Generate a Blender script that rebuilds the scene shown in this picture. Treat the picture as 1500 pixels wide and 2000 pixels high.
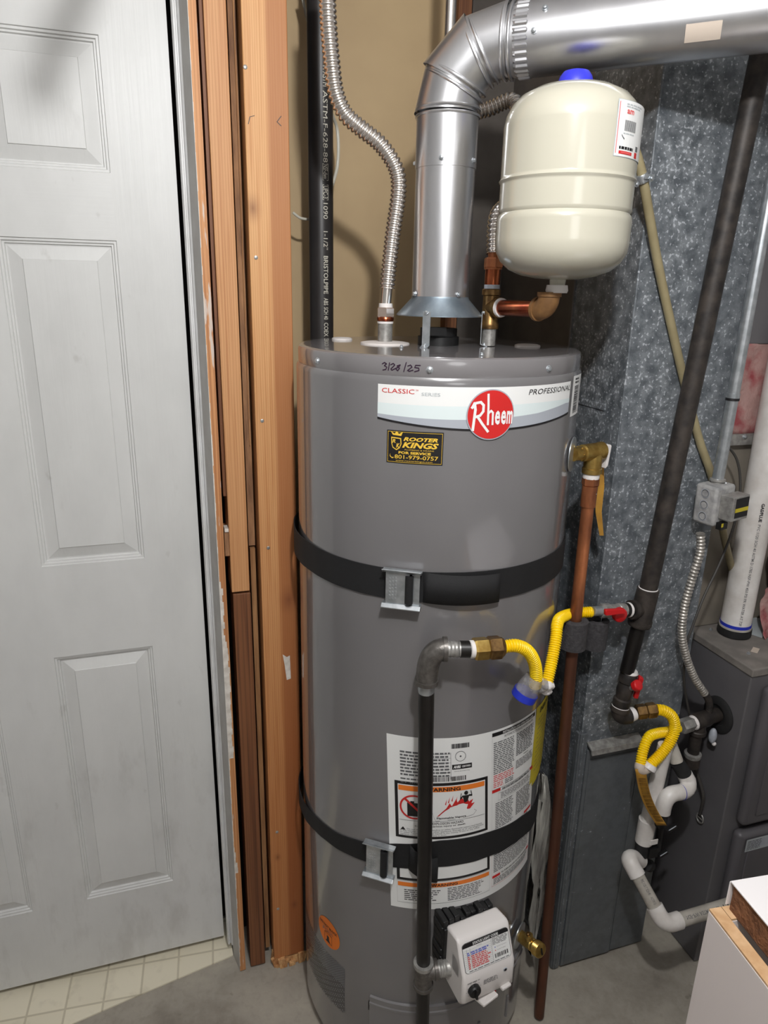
import bpy, bmesh, math, random
from mathutils import Vector, Matrix
from mathutils.geometry import tessellate_polygon
random.seed(7)
for o in list(bpy.data.objects): bpy.data.objects.remove(o)
SC = bpy.context.scene
PI = math.pi
V = Vector

# ------------------------------------------------------------------ camera
F = 1371.1; PITCH = .30652; ROLL = .02146; YAW = math.radians(18); HC = 1.642   # image taken as 1500 x 2000
CAM = V((0, 0, HC))
def ray(px, py):
    u, v = px-750, py-1000
    c, s = math.cos(ROLL), math.sin(ROLL)
    u, v = c*u+s*v, -s*u+c*v
    cp, sp = math.cos(PITCH), math.sin(PITCH)
    x, y, z = u/F, cp-v/F*sp, -sp-v/F*cp
    return V((x*math.cos(YAW)+y*math.sin(YAW), -x*math.sin(YAW)+y*math.cos(YAW), z))
def at(px, py, zc): return CAM+ray(px, py)*zc
def pX(px, py, x): r = ray(px, py); return CAM+r*(x/r.x)
def pY(px, py, y): r = ray(px, py); return CAM+r*(y/r.y)
def pZ(px, py, z): r = ray(px, py); return CAM+r*((z-HC)/r.z)
cd = bpy.data.cameras.new('camera'); co = bpy.data.objects.new('camera', cd); SC.collection.objects.link(co)
cd.sensor_fit = 'VERTICAL'; cd.sensor_height = 32; cd.lens = 32*F/2000; cd.clip_start = .02
co.location = CAM
co.rotation_mode = 'QUATERNION'
fwd = V((math.sin(YAW)*math.cos(PITCH), math.cos(YAW)*math.cos(PITCH), -math.sin(PITCH)))
right0 = V((math.cos(YAW), -math.sin(YAW), 0)); down0 = fwd.cross(right0)
rr = right0*math.cos(ROLL)-(fwd.cross(right0)).normalized()*math.sin(ROLL)       # image +x axis in the world
up = rr.cross(fwd)
co.rotation_quaternion = Matrix((rr, up, -fwd)).transposed().to_quaternion()
SC.camera = co

# ------------------------------------------------------------------ light, exposure
w = bpy.data.worlds.new('world'); SC.world = w; w.use_nodes = True
w.node_tree.nodes['Background'].inputs[0].default_value = (.8, .85, 1, 1)
w.node_tree.nodes['Background'].inputs[1].default_value = .05
def lamp(name, loc, power, radius, col):
    l = bpy.data.lights.new(name, 'POINT'); l.energy = power; l.shadow_soft_size = radius; l.color = col
    o = bpy.data.objects.new(name, l); o.location = loc; SC.collection.objects.link(o); return o
lamp('bulb_light', (.18, .15, 2.22), 49, .030, (1, 1, 1))
lamp('fill_light', (.1, -1.7, 2.05), 13, .34, (1, 1, 1))  # soft fill added to lift the shadows, not a known lamp
SC.view_settings.view_transform = 'Standard'; SC.view_settings.look = 'None'
SC.view_settings.exposure = 0.0; SC.view_settings.gamma = 1; SC.view_settings.use_curve_mapping = False

# ------------------------------------------------------------------ materials
def lin(c):
    r = []
    for v in c[:3]:
        v /= 255
        r.append(v/12.92 if v <= .04045 else ((v+.055)/1.055)**2.4)
    return (*r, 1)
class NT:
    def __init__(s, name):
        s.m = bpy.data.materials.new(name); s.m.use_nodes = True; s.t = s.m.node_tree
        s.b = s.t.nodes['Principled BSDF']; s.co = s.t.nodes.new('ShaderNodeTexCoord').outputs['Object']
    def n(s, typ, **k):
        x = s.t.nodes.new(typ)
        for a, b in k.items():
            if isinstance(a, str) and hasattr(x, a): setattr(x, a, b)
        return x
    def lk(s, a, b): s.t.links.new(a, b)
    def mapping(s, sc, loc=(0, 0, 0), rot=(0, 0, 0)):
        x = s.n('ShaderNodeMapping'); x.inputs['Scale'].default_value = sc; x.inputs['Location'].default_value = loc
        x.inputs['Rotation'].default_value = rot
        s.lk(s.co, x.inputs[0]); return x.outputs[0]
    def noise(s, vec, scale, detail=4, rough=.55, dist=0):
        x = s.n('ShaderNodeTexNoise'); x.inputs['Scale'].default_value = scale; x.inputs['Detail'].default_value = detail
        x.inputs['Roughness'].default_value = rough; x.inputs['Distortion'].default_value = dist
        s.lk(vec, x.inputs['Vector']); return x.outputs['Fac']
    def ramp(s, fac, pts):
        x = s.n('ShaderNodeValToRGB'); cr = x.color_ramp
        while len(cr.elements) < len(pts): cr.elements.new(.5)
        for e, (p, c) in zip(cr.elements, pts): e.position = p; e.color = c if len(c) == 4 else lin(c)
        s.lk(fac, x.inputs[0]); return x.outputs[0]
    def mix(s, fac, a, b, mode='MIX'):
        x = s.n('ShaderNodeMix'); x.data_type = 'RGBA'; x.blend_type = mode
        for i, v in ((0, fac), (6, a), (7, b)):
            if isinstance(v, (int, float)): x.inputs[i].default_value = v
            elif isinstance(v, tuple): x.inputs[i].default_value = v
            else: s.lk(v, x.inputs[i])
        return x.outputs[2]
    def bump(s, fac, strength, dist=.002):
        x = s.n('ShaderNodeBump'); x.inputs['Strength'].default_value = strength; x.inputs['Distance'].default_value = dist
        s.lk(fac, x.inputs['Height']); s.lk(x.outputs[0], s.b.inputs['Normal']); return x
    def set(s, **k):
        for a, v in k.items():
            i = s.b.inputs[a.replace('_', ' ')]
            if isinstance(v, (int, float, tuple)): i.default_value = v
            else: s.lk(v, i)
        return s
def mat(name, c, c2=None, rough=.5, metal=0, scale=30, stretch=(1, 1, 1), lo=.35, hi=.65, bump=0, bscale=200, bdist=.001, coat=0, spec=.5, rv=0, alpha=None, trans=0):
    t = NT(name); vec = t.mapping(stretch)
    if c2:
        f = t.noise(vec, scale)
        t.set(Base_Color=t.ramp(f, [(lo, c), (hi, c2)]))
        if rv: t.set(Roughness=t.ramp(f, [(lo, (0, 0, 0)), (hi, (0, 0, 0))]))
    else: t.set(Base_Color=lin(c))
    t.set(Roughness=rough, Metallic=metal, Coat_Weight=coat, Specular_IOR_Level=spec)
    if bump: t.bump(t.noise(vec, bscale, 3), bump, bdist)
    if trans: t.set(Transmission_Weight=trans)
    if alpha is not None: t.set(Alpha=alpha)
    return t.m
M = {}
M['door'] = None
def wood(name, a, b, dark, freq=55, rough=.6, seed=0, blend=None, smear=None, knots=()):
    t = NT(name)
    v = t.mapping((1, 1, .055), loc=(seed*1.7, seed*.9, seed*.31))
    nz = t.noise(v, 5.5, 3, .5)
    wv = t.n('ShaderNodeTexWave'); wv.wave_type = 'BANDS'; wv.bands_direction = 'X'
    wv.inputs['Scale'].default_value = freq; wv.inputs['Distortion'].default_value = 2.6; wv.inputs['Detail'].default_value = 3
    wv.inputs['Detail Scale'].default_value = .6
    add = t.n('ShaderNodeVectorMath'); add.operation = 'ADD'; cx = t.n('ShaderNodeCombineXYZ')
    mm = t.n('ShaderNodeMath'); mm.operation = 'MULTIPLY'; mm.inputs[1].default_value = .035; t.lk(nz, mm.inputs[0]); t.lk(mm.outputs[0], cx.inputs[0])
    t.lk(v, add.inputs[0]); t.lk(cx.outputs[0], add.inputs[1]); t.lk(add.outputs[0], wv.inputs['Vector'])
    st = t.noise(t.mapping((1, 1, .012), loc=(seed*1.7, seed*.9, 0)), freq*4.2, 2, .5)
    col = t.ramp(st, [(.36, b), (.50, a), (.62, a), (.70, b)])
    col = t.mix(t.ramp(wv.outputs['Fac'], [(0, (165, 165, 165)), (.38, (40, 40, 40)), (.6, (0, 0, 0))]), col, lin(dark))
    big = t.noise(t.mapping((3, 3, .5), loc=(seed, 0, 0)), 3, 3)
    col = t.mix(t.ramp(big, [(.35, (0, 0, 0)), (.7, (190, 190, 190))]), col, lin(b))
    if blend:      # darker heartwood beyond x = blend
        sx = t.n('ShaderNodeSeparateXYZ'); t.lk(t.co, sx.inputs[0])
        mr = t.n('ShaderNodeMapRange'); mr.inputs[1].default_value = blend-.002; mr.inputs[2].default_value = blend+.006
        mr.inputs[3].default_value = 0; mr.inputs[4].default_value = .75; t.lk(sx.outputs[0], mr.inputs[0])
        col = t.mix(mr.outputs[0], col, lin(dark))
        mz = t.n('ShaderNodeMapRange'); mz.inputs[1].default_value = 1.7; mz.inputs[2].default_value = .5; mz.inputs[4].default_value = .6
        t.lk(sx.outputs[2], mz.inputs[0]); col = t.mix(mz.outputs[0], col, lin((208, 152, 100)), 'MULTIPLY')
    for (kx, ky, kz, kr) in knots:
        vm = t.n('ShaderNodeVectorMath'); vm.operation = 'DISTANCE'; mp = t.mapping((1, 1, .62)); t.lk(mp, vm.inputs[0]); vm.inputs[1].default_value = (kx, ky, kz*.62)
        col = t.mix(t.ramp(vm.outputs['Value'], [(0, (220, 220, 220)), (kr, (130, 130, 130)), (kr*1.8, (0, 0, 0))]), col, lin((112, 62, 34)))
    fine = t.noise(t.mapping((1, 1, .03)), 600, 2)
    col = t.mix(t.ramp(fine, [(.4, (60, 60, 60)), (.6, (0, 0, 0))]), col, lin(dark))
    if smear:
        f = t.noise(t.mapping((1, 1, .12)), smear[0], 4)
        col = t.mix(t.ramp(f, [(smear[1], (0, 0, 0)), (smear[1]+.03, (225, 225, 225))]), col, lin((205, 198, 190)))
    t.set(Base_Color=col, Roughness=rough)
    t.bump(st, .25, .0006)
    return t.m
def galv(name, base=(132, 137, 141), dark=(88, 93, 98), speck=.632, rough=.42, sc=130):
    t = NT(name)
    a = t.noise(t.mapping((1, 1, 1)), 40, 5, .62)
    col = t.ramp(a, [(.38, dark), (.60, base)])
    cl = t.noise(t.mapping((1, 1, .7)), 5, 4, .55)
    col = t.mix(t.ramp(cl, [(.40, (0, 0, 0)), (.62, (150, 150, 150))]), col, lin((86, 92, 100)))
    sa = t.noise(t.mapping((1, 1, 1)), sc*1.25, 2, .45)
    ad = t.n('ShaderNodeMath'); ad.operation = 'MULTIPLY_ADD'; t.lk(cl, ad.inputs[0]); ad.inputs[1].default_value = -.28; t.lk(sa, ad.inputs[2])
    ad2 = t.n('ShaderNodeMath'); ad2.operation = 'MULTIPLY_ADD'; t.lk(a, ad2.inputs[0]); ad2.inputs[1].default_value = .35; t.lk(ad.outputs[0], ad2.inputs[2])
    fm = t.ramp(ad2.outputs[0], [(speck, (0, 0, 0)), (speck+.07, (225, 225, 225))])
    col = t.mix(fm, col, lin((196, 200, 206)))
    t.set(Base_Color=col, Metallic=.15, Roughness=rough)
    return t.m
def concrete():
    t = NT('concrete'); a = t.noise(t.mapping((1, 1, 1)), 4.5, 6, .65); b = t.noise(t.mapping((1, 1, 1)), 60, 4)
    col = t.ramp(a, [(.3, (122, 114, 104)), (.5, (154, 147, 136)), (.7, (170, 163, 150))])
    col = t.mix(t.ramp(b, [(.3, (110, 110, 110)), (.5, (0, 0, 0))]), col, lin((96, 90, 82)))
    sp = t.noise(t.mapping((1, 1, 1)), 26, 2)
    col = t.mix(t.ramp(sp, [(.70, (0, 0, 0)), (.76, (180, 180, 180))]), col, lin((178, 172, 160)))
    col = t.mix(t.ramp(sp, [(.24, (160, 160, 160)), (.29, (0, 0, 0))]), col, lin((70, 58, 48)))
    t.set(Base_Color=col, Roughness=.85); t.bump(b, .5, .0015); return t.m
def doorpaint(name, stretch):
    t = NT(name); g = t.noise(t.mapping(stretch), 40, 4, .6)
    d = t.noise(t.mapping((1, 1, .5)), 6, 5, .6); d2 = t.noise(t.mapping((1, 1, .6)), 28, 3)
    col = t.ramp(d, [(.3, (198, 198, 196)), (.6, (208, 208, 206))])
    col = t.mix(t.ramp(d2, [(.68, (0, 0, 0)), (.78, (150, 150, 150))]), col, lin((150, 146, 140)))
    gd = t.noise(t.mapping((1, 1, .35)), 13, 5, .65); sx = t.n('ShaderNodeSeparateXYZ'); t.lk(t.co, sx.inputs[0])
    mz = t.n('ShaderNodeMapRange'); mz.inputs[1].default_value = .9; mz.inputs[2].default_value = .1; mz.inputs[3].default_value = .0; mz.inputs[4].default_value = .13; t.lk(sx.outputs[2], mz.inputs[0])
    ad = t.n('ShaderNodeMath'); ad.operation = 'ADD'; t.lk(gd, ad.inputs[0]); t.lk(mz.outputs[0], ad.inputs[1])
    col = t.mix(t.ramp(ad.outputs[0], [(.62, (0, 0, 0)), (.80, (150, 150, 150))]), col, lin((148, 144, 138)))
    t.set(Base_Color=col, Roughness=.42); t.bump(g, .45, .001); return t.m
M['stile'] = doorpaint('white_door_paint_vertical_grain', (1.6, 1, .06))
M['rail'] = doorpaint('white_door_paint_horizontal_grain', (.06, 1, 1.6))
M['trim'] = mat('white_trim_paint', (214, 214, 214), (200, 199, 197), .45, scale=12)
M['jamb'] = mat('grey_white_jamb_paint', (186, 184, 180), (172, 168, 163), .55, scale=14)
M['raw'] = wood('raw_jamb_edge_wood', (206, 150, 100), (176, 118, 74), (140, 88, 54), 40, smear=(60, .60))
M['paint_rag'] = mat('ragged_white_paint', (222, 216, 208), (196, 188, 178), .6, scale=60)
M['pine'] = wood('orange_pine', (212, 164, 112), (194, 140, 88), (158, 98, 54), 72, blend=.043, knots=((.062, -.015, 1.012, .013), (.014, -.015, 1.775, .010), (.022, -.015, .345, .005), (.060, -.015, .19, .006)))
M['pine2'] = wood('honey_pine', (202, 152, 104), (182, 128, 82), (150, 92, 54), 62, seed=3)
M['oldpine'] = wood('dark_old_pine', (128, 82, 50), (98, 58, 34), (60, 35, 22), 34, seed=5, knots=((-.03, .0015, .56, .006), (-.04, .0015, .30, .004)))
M['osb'] = mat('frayed_board_edge', (160, 118, 82), (108, 76, 54), .85, scale=60, stretch=(1, 1, .15), bump=.7, bscale=160, bdist=.003)
M['osbl'] = mat('light_board_edge', (168, 124, 82), (130, 90, 56), .85, scale=80, stretch=(1, 1, .08), bump=.6, bscale=160, bdist=.002)
M['splinter'] = mat('splintered_wood', (226, 182, 128), (166, 112, 66), .8, scale=90, stretch=(1, 1, .4), bump=.6)
M['dark'] = mat('dark_cavity', (26, 22, 20), None, .9)
M['tan'] = mat('tan_drywall', (192, 166, 126), (182, 156, 118), .65, scale=4, bump=.1, bscale=90)
M['roomwhite'] = mat('room_wall_paint', (206, 205, 203), None, .8)
M['ceil'] = mat('ceiling_paint', (214, 213, 212), None, .85)
M['concrete'] = concrete()
M['galv'] = galv('galvanised_sheet')
M['galvdull'] = galv('dull_galvanised_sheet', (108, 112, 114), (96, 99, 101), .78, .36, 60)
M['shade'] = mat('brown_grey_shaded_sheet', (98, 92, 86), (84, 78, 73), .5, .3, 12)  # duct metal darkened, shade painted into the colour
M['zinc'] = mat('zinc_metal', (206, 210, 214), (176, 182, 186), .3, .8, 60)
M['hood'] = mat('draft_hood_galvanised', (150, 162, 172), (126, 138, 148), .42, .75, 30, stretch=(1, 1, .4))
M['vent'] = mat('bright_vent_pipe', (226, 226, 228), (208, 208, 212), .29, .92, 9, stretch=(1, 1, .3), bump=.12, bscale=9, bdist=.004)
M['steel'] = mat('stainless_steel', (226, 220, 214), None, .24, .95)
M['tape'] = mat('translucent_tape', (198, 184, 170), None, .5)
M['grey'] = mat('grey_heater_enamel', (114, 112, 113), (110, 108, 109), .17, 0, 3, coat=.6, spec=.8)
M['lid'] = mat('grey_lid_enamel', (120, 117, 118), None, .17, 0, coat=.6, spec=.8)
M['black'] = mat('black_plastic', (20, 20, 21), None, .45)
M['rubber'] = mat('black_rubber', (24, 24, 25), (34, 33, 33), .7, scale=80)
M['web'] = mat('black_webbing', (13, 13, 15), (20, 20, 22), .75, scale=300, stretch=(1, 1, 3), bump=.6, bscale=700, bdist=.0008)
M['white'] = mat('white_label', (226, 226, 224), None, .45)
M['wplast'] = mat('white_plastic', (222, 217, 214), None, .35)
M['wrub'] = mat('white_sealing_washer', (206, 200, 196), None, .6)
M['pvc'] = mat('white_pvc', (228, 224, 220), (208, 202, 196), .38, scale=20)
M['pvcg'] = mat('grey_dusty_pvc', (186, 180, 170), (160, 154, 144), .5, scale=25)
M['abs'] = mat('black_abs_pipe', (42, 40, 40), (50, 47, 46), .38, scale=14)
M['iron'] = mat('black_iron', (20, 18, 18), (32, 29, 27), .36, .2, 30)
M['iron2'] = mat('dusty_black_iron', (34, 31, 30), (66, 59, 54), .55, .2, 34)
M['mall'] = mat('malleable_iron_fitting', (112, 108, 104), (88, 84, 80), .38, .6, 90, bump=.4, bscale=250)
M['galvp'] = mat('galvanised_fitting', (176, 174, 170), (140, 138, 134), .4, .5, 80, bump=.3)
M['brass'] = mat('brass', (196, 166, 96), (168, 134, 70), .3, .9, 70)
M['brassd'] = mat('aged_brass', (150, 118, 72), (104, 78, 50), .38, .85, 60)
M['nickel'] = mat('nickel_plated_nut', (222, 204, 192), None, .25, .9)
M['copper'] = mat('copper', (184, 114, 74), (122, 74, 50), .34, .6, 30, stretch=(1, 1, .35))
M['copperd'] = mat('dull_copper', (104, 64, 46), (84, 54, 42), .5, .5, 26, stretch=(1, 1, .35))
M['copperr'] = mat('red_copper', (146, 66, 44), (182, 104, 66), .25, .9, 40)
M['bronze'] = mat('dusty_bronze_elbow', (152, 112, 68), (122, 88, 54), .6, .3, 40)
M['cream'] = mat('cream_tank_paint', (188, 184, 168), None, .17, 0, coat=.4)
M['blue'] = mat('blue_plastic_cap', (52, 56, 205), None, .35)
M['blueband'] = mat('blue_band', (36, 52, 176), None, .3)
M['red'] = mat('red_plastic', (196, 26, 30), None, .4)
M['redl'] = mat('red_print', (200, 38, 36), None, .4)
M['yellow'] = mat('yellow_coated_gas_flex', (250, 214, 12), (244, 200, 10), .33, scale=20)
M['yellowl'] = mat('yellow_energy_label', (196, 178, 40), None, .5)
M['orange'] = mat('orange_sticker', (226, 116, 30), None, .5)
M['orangeb'] = mat('orange_print', (232, 124, 40), None, .5)
M['gold'] = mat('gold_print', (226, 186, 66), None, .4)
M['ink'] = mat('black_ink', (22, 20, 22), None, .5)
M['inkg'] = mat('grey_micro_print', (96, 96, 98), None, .5)
M['inkr'] = mat('red_micro_print', (214, 90, 90), None, .5)
M['inkb'] = mat('blue_micro_print', (90, 100, 190), None, .5)
M['inkc'] = mat('grey_ghost_print', (176, 182, 184), None, .5)
M['violet'] = mat('marker_ink', (44, 22, 44), None, .4)
M['cyan'] = mat('pale_cyan_print', (212, 222, 222), None, .35)
M['silv'] = mat('silver_grey_print', (166, 170, 178), None, .3)
M['foam'] = mat('grey_pipe_foam', (66, 64, 66), (50, 48, 50), .9, scale=120, bump=.8, bscale=260, bdist=.002)
M['furn'] = mat('charcoal_furnace_paint', (102, 100, 102), (94, 92, 94), .5, scale=6)
M['furnd'] = mat('dark_furnace_door', (86, 84, 88), (92, 89, 91), .4, scale=5)
M['dusty'] = mat('dusty_grey_metal', (134, 128, 122), (112, 107, 102), .7, scale=18)
M['coil'] = mat('grey_tan_coil_case', (136, 128, 116), (120, 113, 103), .6, scale=9)
M['dusty2'] = mat('dust_coated_box', (176, 174, 172), (136, 136, 136), .75, .1, scale=45, bump=.4, bscale=200)
M['mc'] = mat('armoured_cable', (196, 190, 182), (150, 146, 140), .4, .6, 90)
M['beige'] = mat('beige_vinyl_tube', (158, 146, 112), (140, 128, 96), .45, scale=16)
M['wirew'] = mat('white_wire_jacket', (200, 196, 182), None, .5)
M['wirek'] = mat('grey_black_wire', (60, 57, 54), None, .6)
M['pink'] = mat('red_printed_film', (176, 142, 136), (150, 74, 78), .25, scale=14, lo=.45, hi=.62, bump=.6, bscale=30, bdist=.01)
M['film'] = mat('clear_plastic_film', (206, 204, 194), (120, 116, 112), .22, scale=30, stretch=(1, 1, .15), bump=1, bscale=34, bdist=.012, coat=.5)
M['clear'] = mat('clear_sleeve', (120, 116, 116), (170, 168, 168), .12, scale=60, alpha=.55, coat=.6)
M['paper'] = mat('manila_tag', (176, 130, 44), (150, 108, 38), .7, scale=30)
M['lam'] = mat('white_laminate', (236, 232, 232), None, .35)
M['chip'] = mat('raw_particle_board', (140, 94, 62), (110, 70, 44), .9, scale=50, bump=1, bscale=130, bdist=.004)
M['chipl'] = mat('light_wood_edge', (214, 178, 138), (192, 152, 110), .8, scale=40)
M['cab'] = mat('pale_cabinet_panel', (224, 214, 210), None, .5)
M['vinyl'] = None
def vinylm():
    t = NT('cream_vinyl_sheet')
    br = t.n('ShaderNodeTexBrick'); br.offset = 0; br.inputs['Scale'].default_value = 1
    br.inputs['Brick Width'].default_value = .085; br.inputs['Row Height'].default_value = .085; br.inputs['Mortar Size'].default_value = .0035
    br.inputs['Mortar Smooth'].default_value = .6
    br.inputs['Color1'].default_value = lin((226, 218, 196)); br.inputs['Color2'].default_value = lin((220, 212, 190)); br.inputs['Mortar'].default_value = lin((194, 185, 162))
    t.lk(t.mapping((1, 1, 1), rot=(0, 0, .08)), br.inputs[0])
    n = t.noise(t.mapping((1, 1, 1)), 25, 4)
    t.set(Base_Color=t.mix(t.ramp(n, [(.55, (0, 0, 0)), (.75, (140, 140, 140))]), br.outputs[0], lin((150, 140, 120))), Roughness=.5); return t.m
M['vinyl'] = vinylm()

# ------------------------------------------------------------------ mesh helpers
class MB:
    def __init__(s): s.v = []; s.f = []; s.m = []; s.mats = []
    def mi(s, m):
        m = M[m] if isinstance(m, str) else m
        if m not in s.mats: s.mats.append(m)
        return s.mats.index(m)
    def add(s, vs, fs, m):
        b = len(s.v); i = s.mi(m); s.v += [V(p) for p in vs]
        for f in fs: s.f.append([b+k for k in f]); s.m.append(i)
    def box(s, a, b, m, fr=None):
        x0, y0, z0 = a; x1, y1, z1 = b
        p = [V(q) for q in ((x0, y0, z0), (x1, y0, z0), (x1, y1, z0), (x0, y1, z0), (x0, y0, z1), (x1, y0, z1), (x1, y1, z1), (x0, y1, z1))]
        if fr: p = [fr @ q for q in p]
        s.add(p, [(0, 3, 2, 1), (4, 5, 6, 7), (0, 1, 5, 4), (1, 2, 6, 5), (2, 3, 7, 6), (3, 0, 4, 7)], m)
    def prism(s, poly, d, m):     # poly: 3D polygon, d: extrusion vector
        n = len(poly); d = V(d); P = [V(p) for p in poly]
        tri = tessellate_polygon([P])
        fs = [tuple(t) for t in tri]+[tuple(n+k for k in reversed(t)) for t in tri]+[(i, (i+1) % n, n+(i+1) % n, n+i) for i in range(n)]
        s.add(P+[p+d for p in P], fs, m)
    def tube(s, pts, r, m, seg=16, caps=True, sx=1, upv=None):
        pts = [V(p) for p in pts]; n = len(pts)
        rs = r if isinstance(r, (list, tuple)) else [r]*n
        vs = []; fs = []
        t0 = (pts[1]-pts[0]).normalized()
        a = upv or (V((0, 0, 1)) if abs(t0.z) < .9 else V((1, 0, 0)))
        nx = (a-t0*a.dot(t0)).normalized()
        for i in range(n):
            if i == 0: t = pts[1]-pts[0]
            elif i == n-1: t = pts[-1]-pts[-2]
            else: t = (pts[i+1]-pts[i]).normalized()+(pts[i]-pts[i-1]).normalized()
            if t.length < 1e-9: t = t0
            t = t.normalized(); nx = (nx-t*nx.dot(t)).normalized(); ny = t.cross(nx)
            k = 1
            if 0 < i < n-1:
                c = (pts[i]-pts[i-1]).normalized().dot(t); k = 1/max(c, .6)
            for j in range(seg):
                q = 2*PI*j/seg; vs.append(pts[i]+nx*(math.cos(q)*rs[i]*sx*k)+ny*(math.sin(q)*rs[i]*k))
            t0 = t
        for i in range(n-1):
            for j in range(seg):
                k = (j+1) % seg; fs.append((i*seg+j, i*seg+k, (i+1)*seg+k, (i+1)*seg+j))
        if caps: fs += [tuple(range(seg-1, -1, -1)), tuple((n-1)*seg+j for j in range(seg))]
        s.add(vs, fs, m)
    def lathe(s, prof, origin, axis, m, seg=32, start=None, hexa=False):   # prof: (radius, height along the axis)
        ax = V(axis).normalized(); a = V((0, 0, 1)) if abs(ax.z) < .9 else V((1, 0, 0))
        nx = (a-ax*a.dot(ax)).normalized(); ny = ax.cross(nx); o = V(origin); vs = []; fs = []
        for (r, h) in prof:
            for j in range(seg):
                q = 2*PI*j/seg+(start or 0); vs.append(o+ax*h+nx*(math.cos(q)*r)+ny*(math.sin(q)*r))
        n = len(prof)
        for i in range(n-1):
            for j in range(seg):
                k = (j+1) % seg; fs.append((i*seg+j, i*seg+k, (i+1)*seg+k, (i+1)*seg+j))
        if prof[0][0] > 1e-6: fs.append(tuple(range(seg-1, -1, -1)))
        if prof[-1][0] > 1e-6: fs.append(tuple((n-1)*seg+j for j in range(seg)))
        s.add(vs, fs, m)
    def hexn(s, a, b, r, m):     # hexagonal nut between two points
        a = V(a); b = V(b); L = (b-a).length; s.lathe([(r*.9, 0), (r, L*.12), (r, L*.88), (r*.9, L)], a, b-a, m, 6, .3)
    def ball(s, c, r, m, sc=(1, 1, 1), seg=12, rings=8):
        vs = []; fs = []; c = V(c)
        for i in range(rings+1):
            p = PI*i/rings
            for j in range(seg):
                q = 2*PI*j/seg; vs.append(c+V((r*sc[0]*math.sin(p)*math.cos(q), r*sc[1]*math.sin(p)*math.sin(q), r*sc[2]*math.cos(p))))
        for i in range(rings):
            for j in range(seg):
                k = (j+1) % seg; fs.append((i*seg+j, (i+1)*seg+j, (i+1)*seg+k, i*seg+k))
        s.add(vs, fs, m)
    def build(s, name, parent=None, smooth=35, bevel=0, seg=2, solid=0):
        me = bpy.data.meshes.new(name); off = V(parent['base']) if parent is not None and 'base' in parent else V((0, 0, 0))
        me.from_pydata([v-off for v in s.v], [], s.f)
        for m in s.mats: me.materials.append(m)
        me.polygons.foreach_set('material_index', s.m)
        bm = bmesh.new(); bm.from_mesh(me); bmesh.ops.remove_doubles(bm, verts=bm.verts, dist=1e-6)
        bmesh.ops.dissolve_degenerate(bm, edges=bm.edges, dist=1e-7)
        bmesh.ops.recalc_face_normals(bm, faces=bm.faces) if smooth >= 0 and not getattr(s, 'keep', False) else None
        bm.to_mesh(me); bm.free()
        if smooth:
            me.polygons.foreach_set('use_smooth', [True]*len(me.polygons))
            me.set_sharp_from_angle(angle=math.radians(abs(smooth)))
        o = bpy.data.objects.new(name, me); SC.collection.objects.link(o)
        if parent is not None:
            o.parent = parent; p = parent
            o['base'] = parent['base']
        else: o['base'] = (0., 0., 0.)
        if bevel:
            b = o.modifiers.new('bevel', 'BEVEL'); b.width = bevel; b.segments = seg; b.limit_method = 'ANGLE'; b.angle_limit = math.radians(40)
            b.harden_normals = False
        if solid:
            b = o.modifiers.new('thickness', 'SOLIDIFY'); b.thickness = solid
        return o
def clean_base():
    for o in bpy.data.objects:
        if 'base' in o: del o['base']
def tag(o, label, cat, group=None):
    o['label'] = label; o['category'] = cat
    if group: o['group'] = group
    return o
def thing(name, loc, label=None, cat=None, group=None):
    o = bpy.data.objects.new(name, None); SC.collection.objects.link(o); o.location = loc; o.empty_display_size = .05
    o['base'] = tuple(float(q) for q in loc)
    if label: tag(o, label, cat, group)
    return o
def structure(o): o['kind'] = 'structure'; return o
def spline(pts, n=12):
    P = [V(p) for p in pts]; P = [P[0]*2-P[1]]+P+[P[-1]*2-P[-2]]; out = []
    for i in range(1, len(P)-2):
        a, b, c, d = P[i-1:i+3]
        for k in range(n):
            t = k/n; out.append(.5*((2*b)+(c-a)*t+(2*a-5*b+4*c-d)*t*t+(3*b-a-3*c+d)*t**3))
    out.append(P[-2]); return out
def resample(pts, step):
    out = [pts[0]]; acc = 0
    for a, b in zip(pts, pts[1:]):
        L = (b-a).length
        if L < 1e-9: continue
        d = step-acc
        while d <= L: out.append(a+(b-a)*(d/L)); d += step
        acc = L-(d-step)
    return out
def flex(mb, pts, r, pitch, amp, m, seg=16, sub=4):
    P = resample(spline(pts, 40), pitch/6)
    pf = [0, .12, .5, 1, .5, .12]
    rs = [r-amp*pf[i % 6] for i in range(len(P))]
    mb.tube(P, rs, m, seg)
def arc_elbow(a, corner, b, n=8):      # rounded corner points between a and b
    a, c, b = V(a), V(corner), V(b)
    return [(1-t)**2*a+2*t*(1-t)*c+t*t*b for t in [i/n for i in range(n+1)]]

# --- flat print ("decals") on a surface given by mapper(u, v, h)
FC = {}
def text2d(s, bold=0, shear=0):
    k = (s, bold, shear)
    if k in FC: return FC[k]
    cu = bpy.data.curves.new('t', 'FONT'); cu.body = s; cu.resolution_u = 2; cu.offset = bold; cu.shear = shear; cu.fill_mode = 'FRONT'
    o = bpy.data.objects.new('t', cu); SC.collection.objects.link(o)
    dg = bpy.context.evaluated_depsgraph_get(); me = bpy.data.meshes.new_from_object(o.evaluated_get(dg))
    vs = [(v.co.x, v.co.y) for v in me.vertices]; fs = [tuple(p.vertices) for p in me.polygons]
    bpy.data.objects.remove(o); bpy.data.curves.remove(cu); bpy.data.meshes.remove(me)
    x0 = min(v[0] for v in vs); x1 = max(v[0] for v in vs); y0 = min(v[1] for v in vs); y1 = max(v[1] for v in vs)
    FC[k] = ([((x-x0)/(x1-x0), (y-y0)/(y1-y0)) for x, y in vs], fs); return FC[k]
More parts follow.
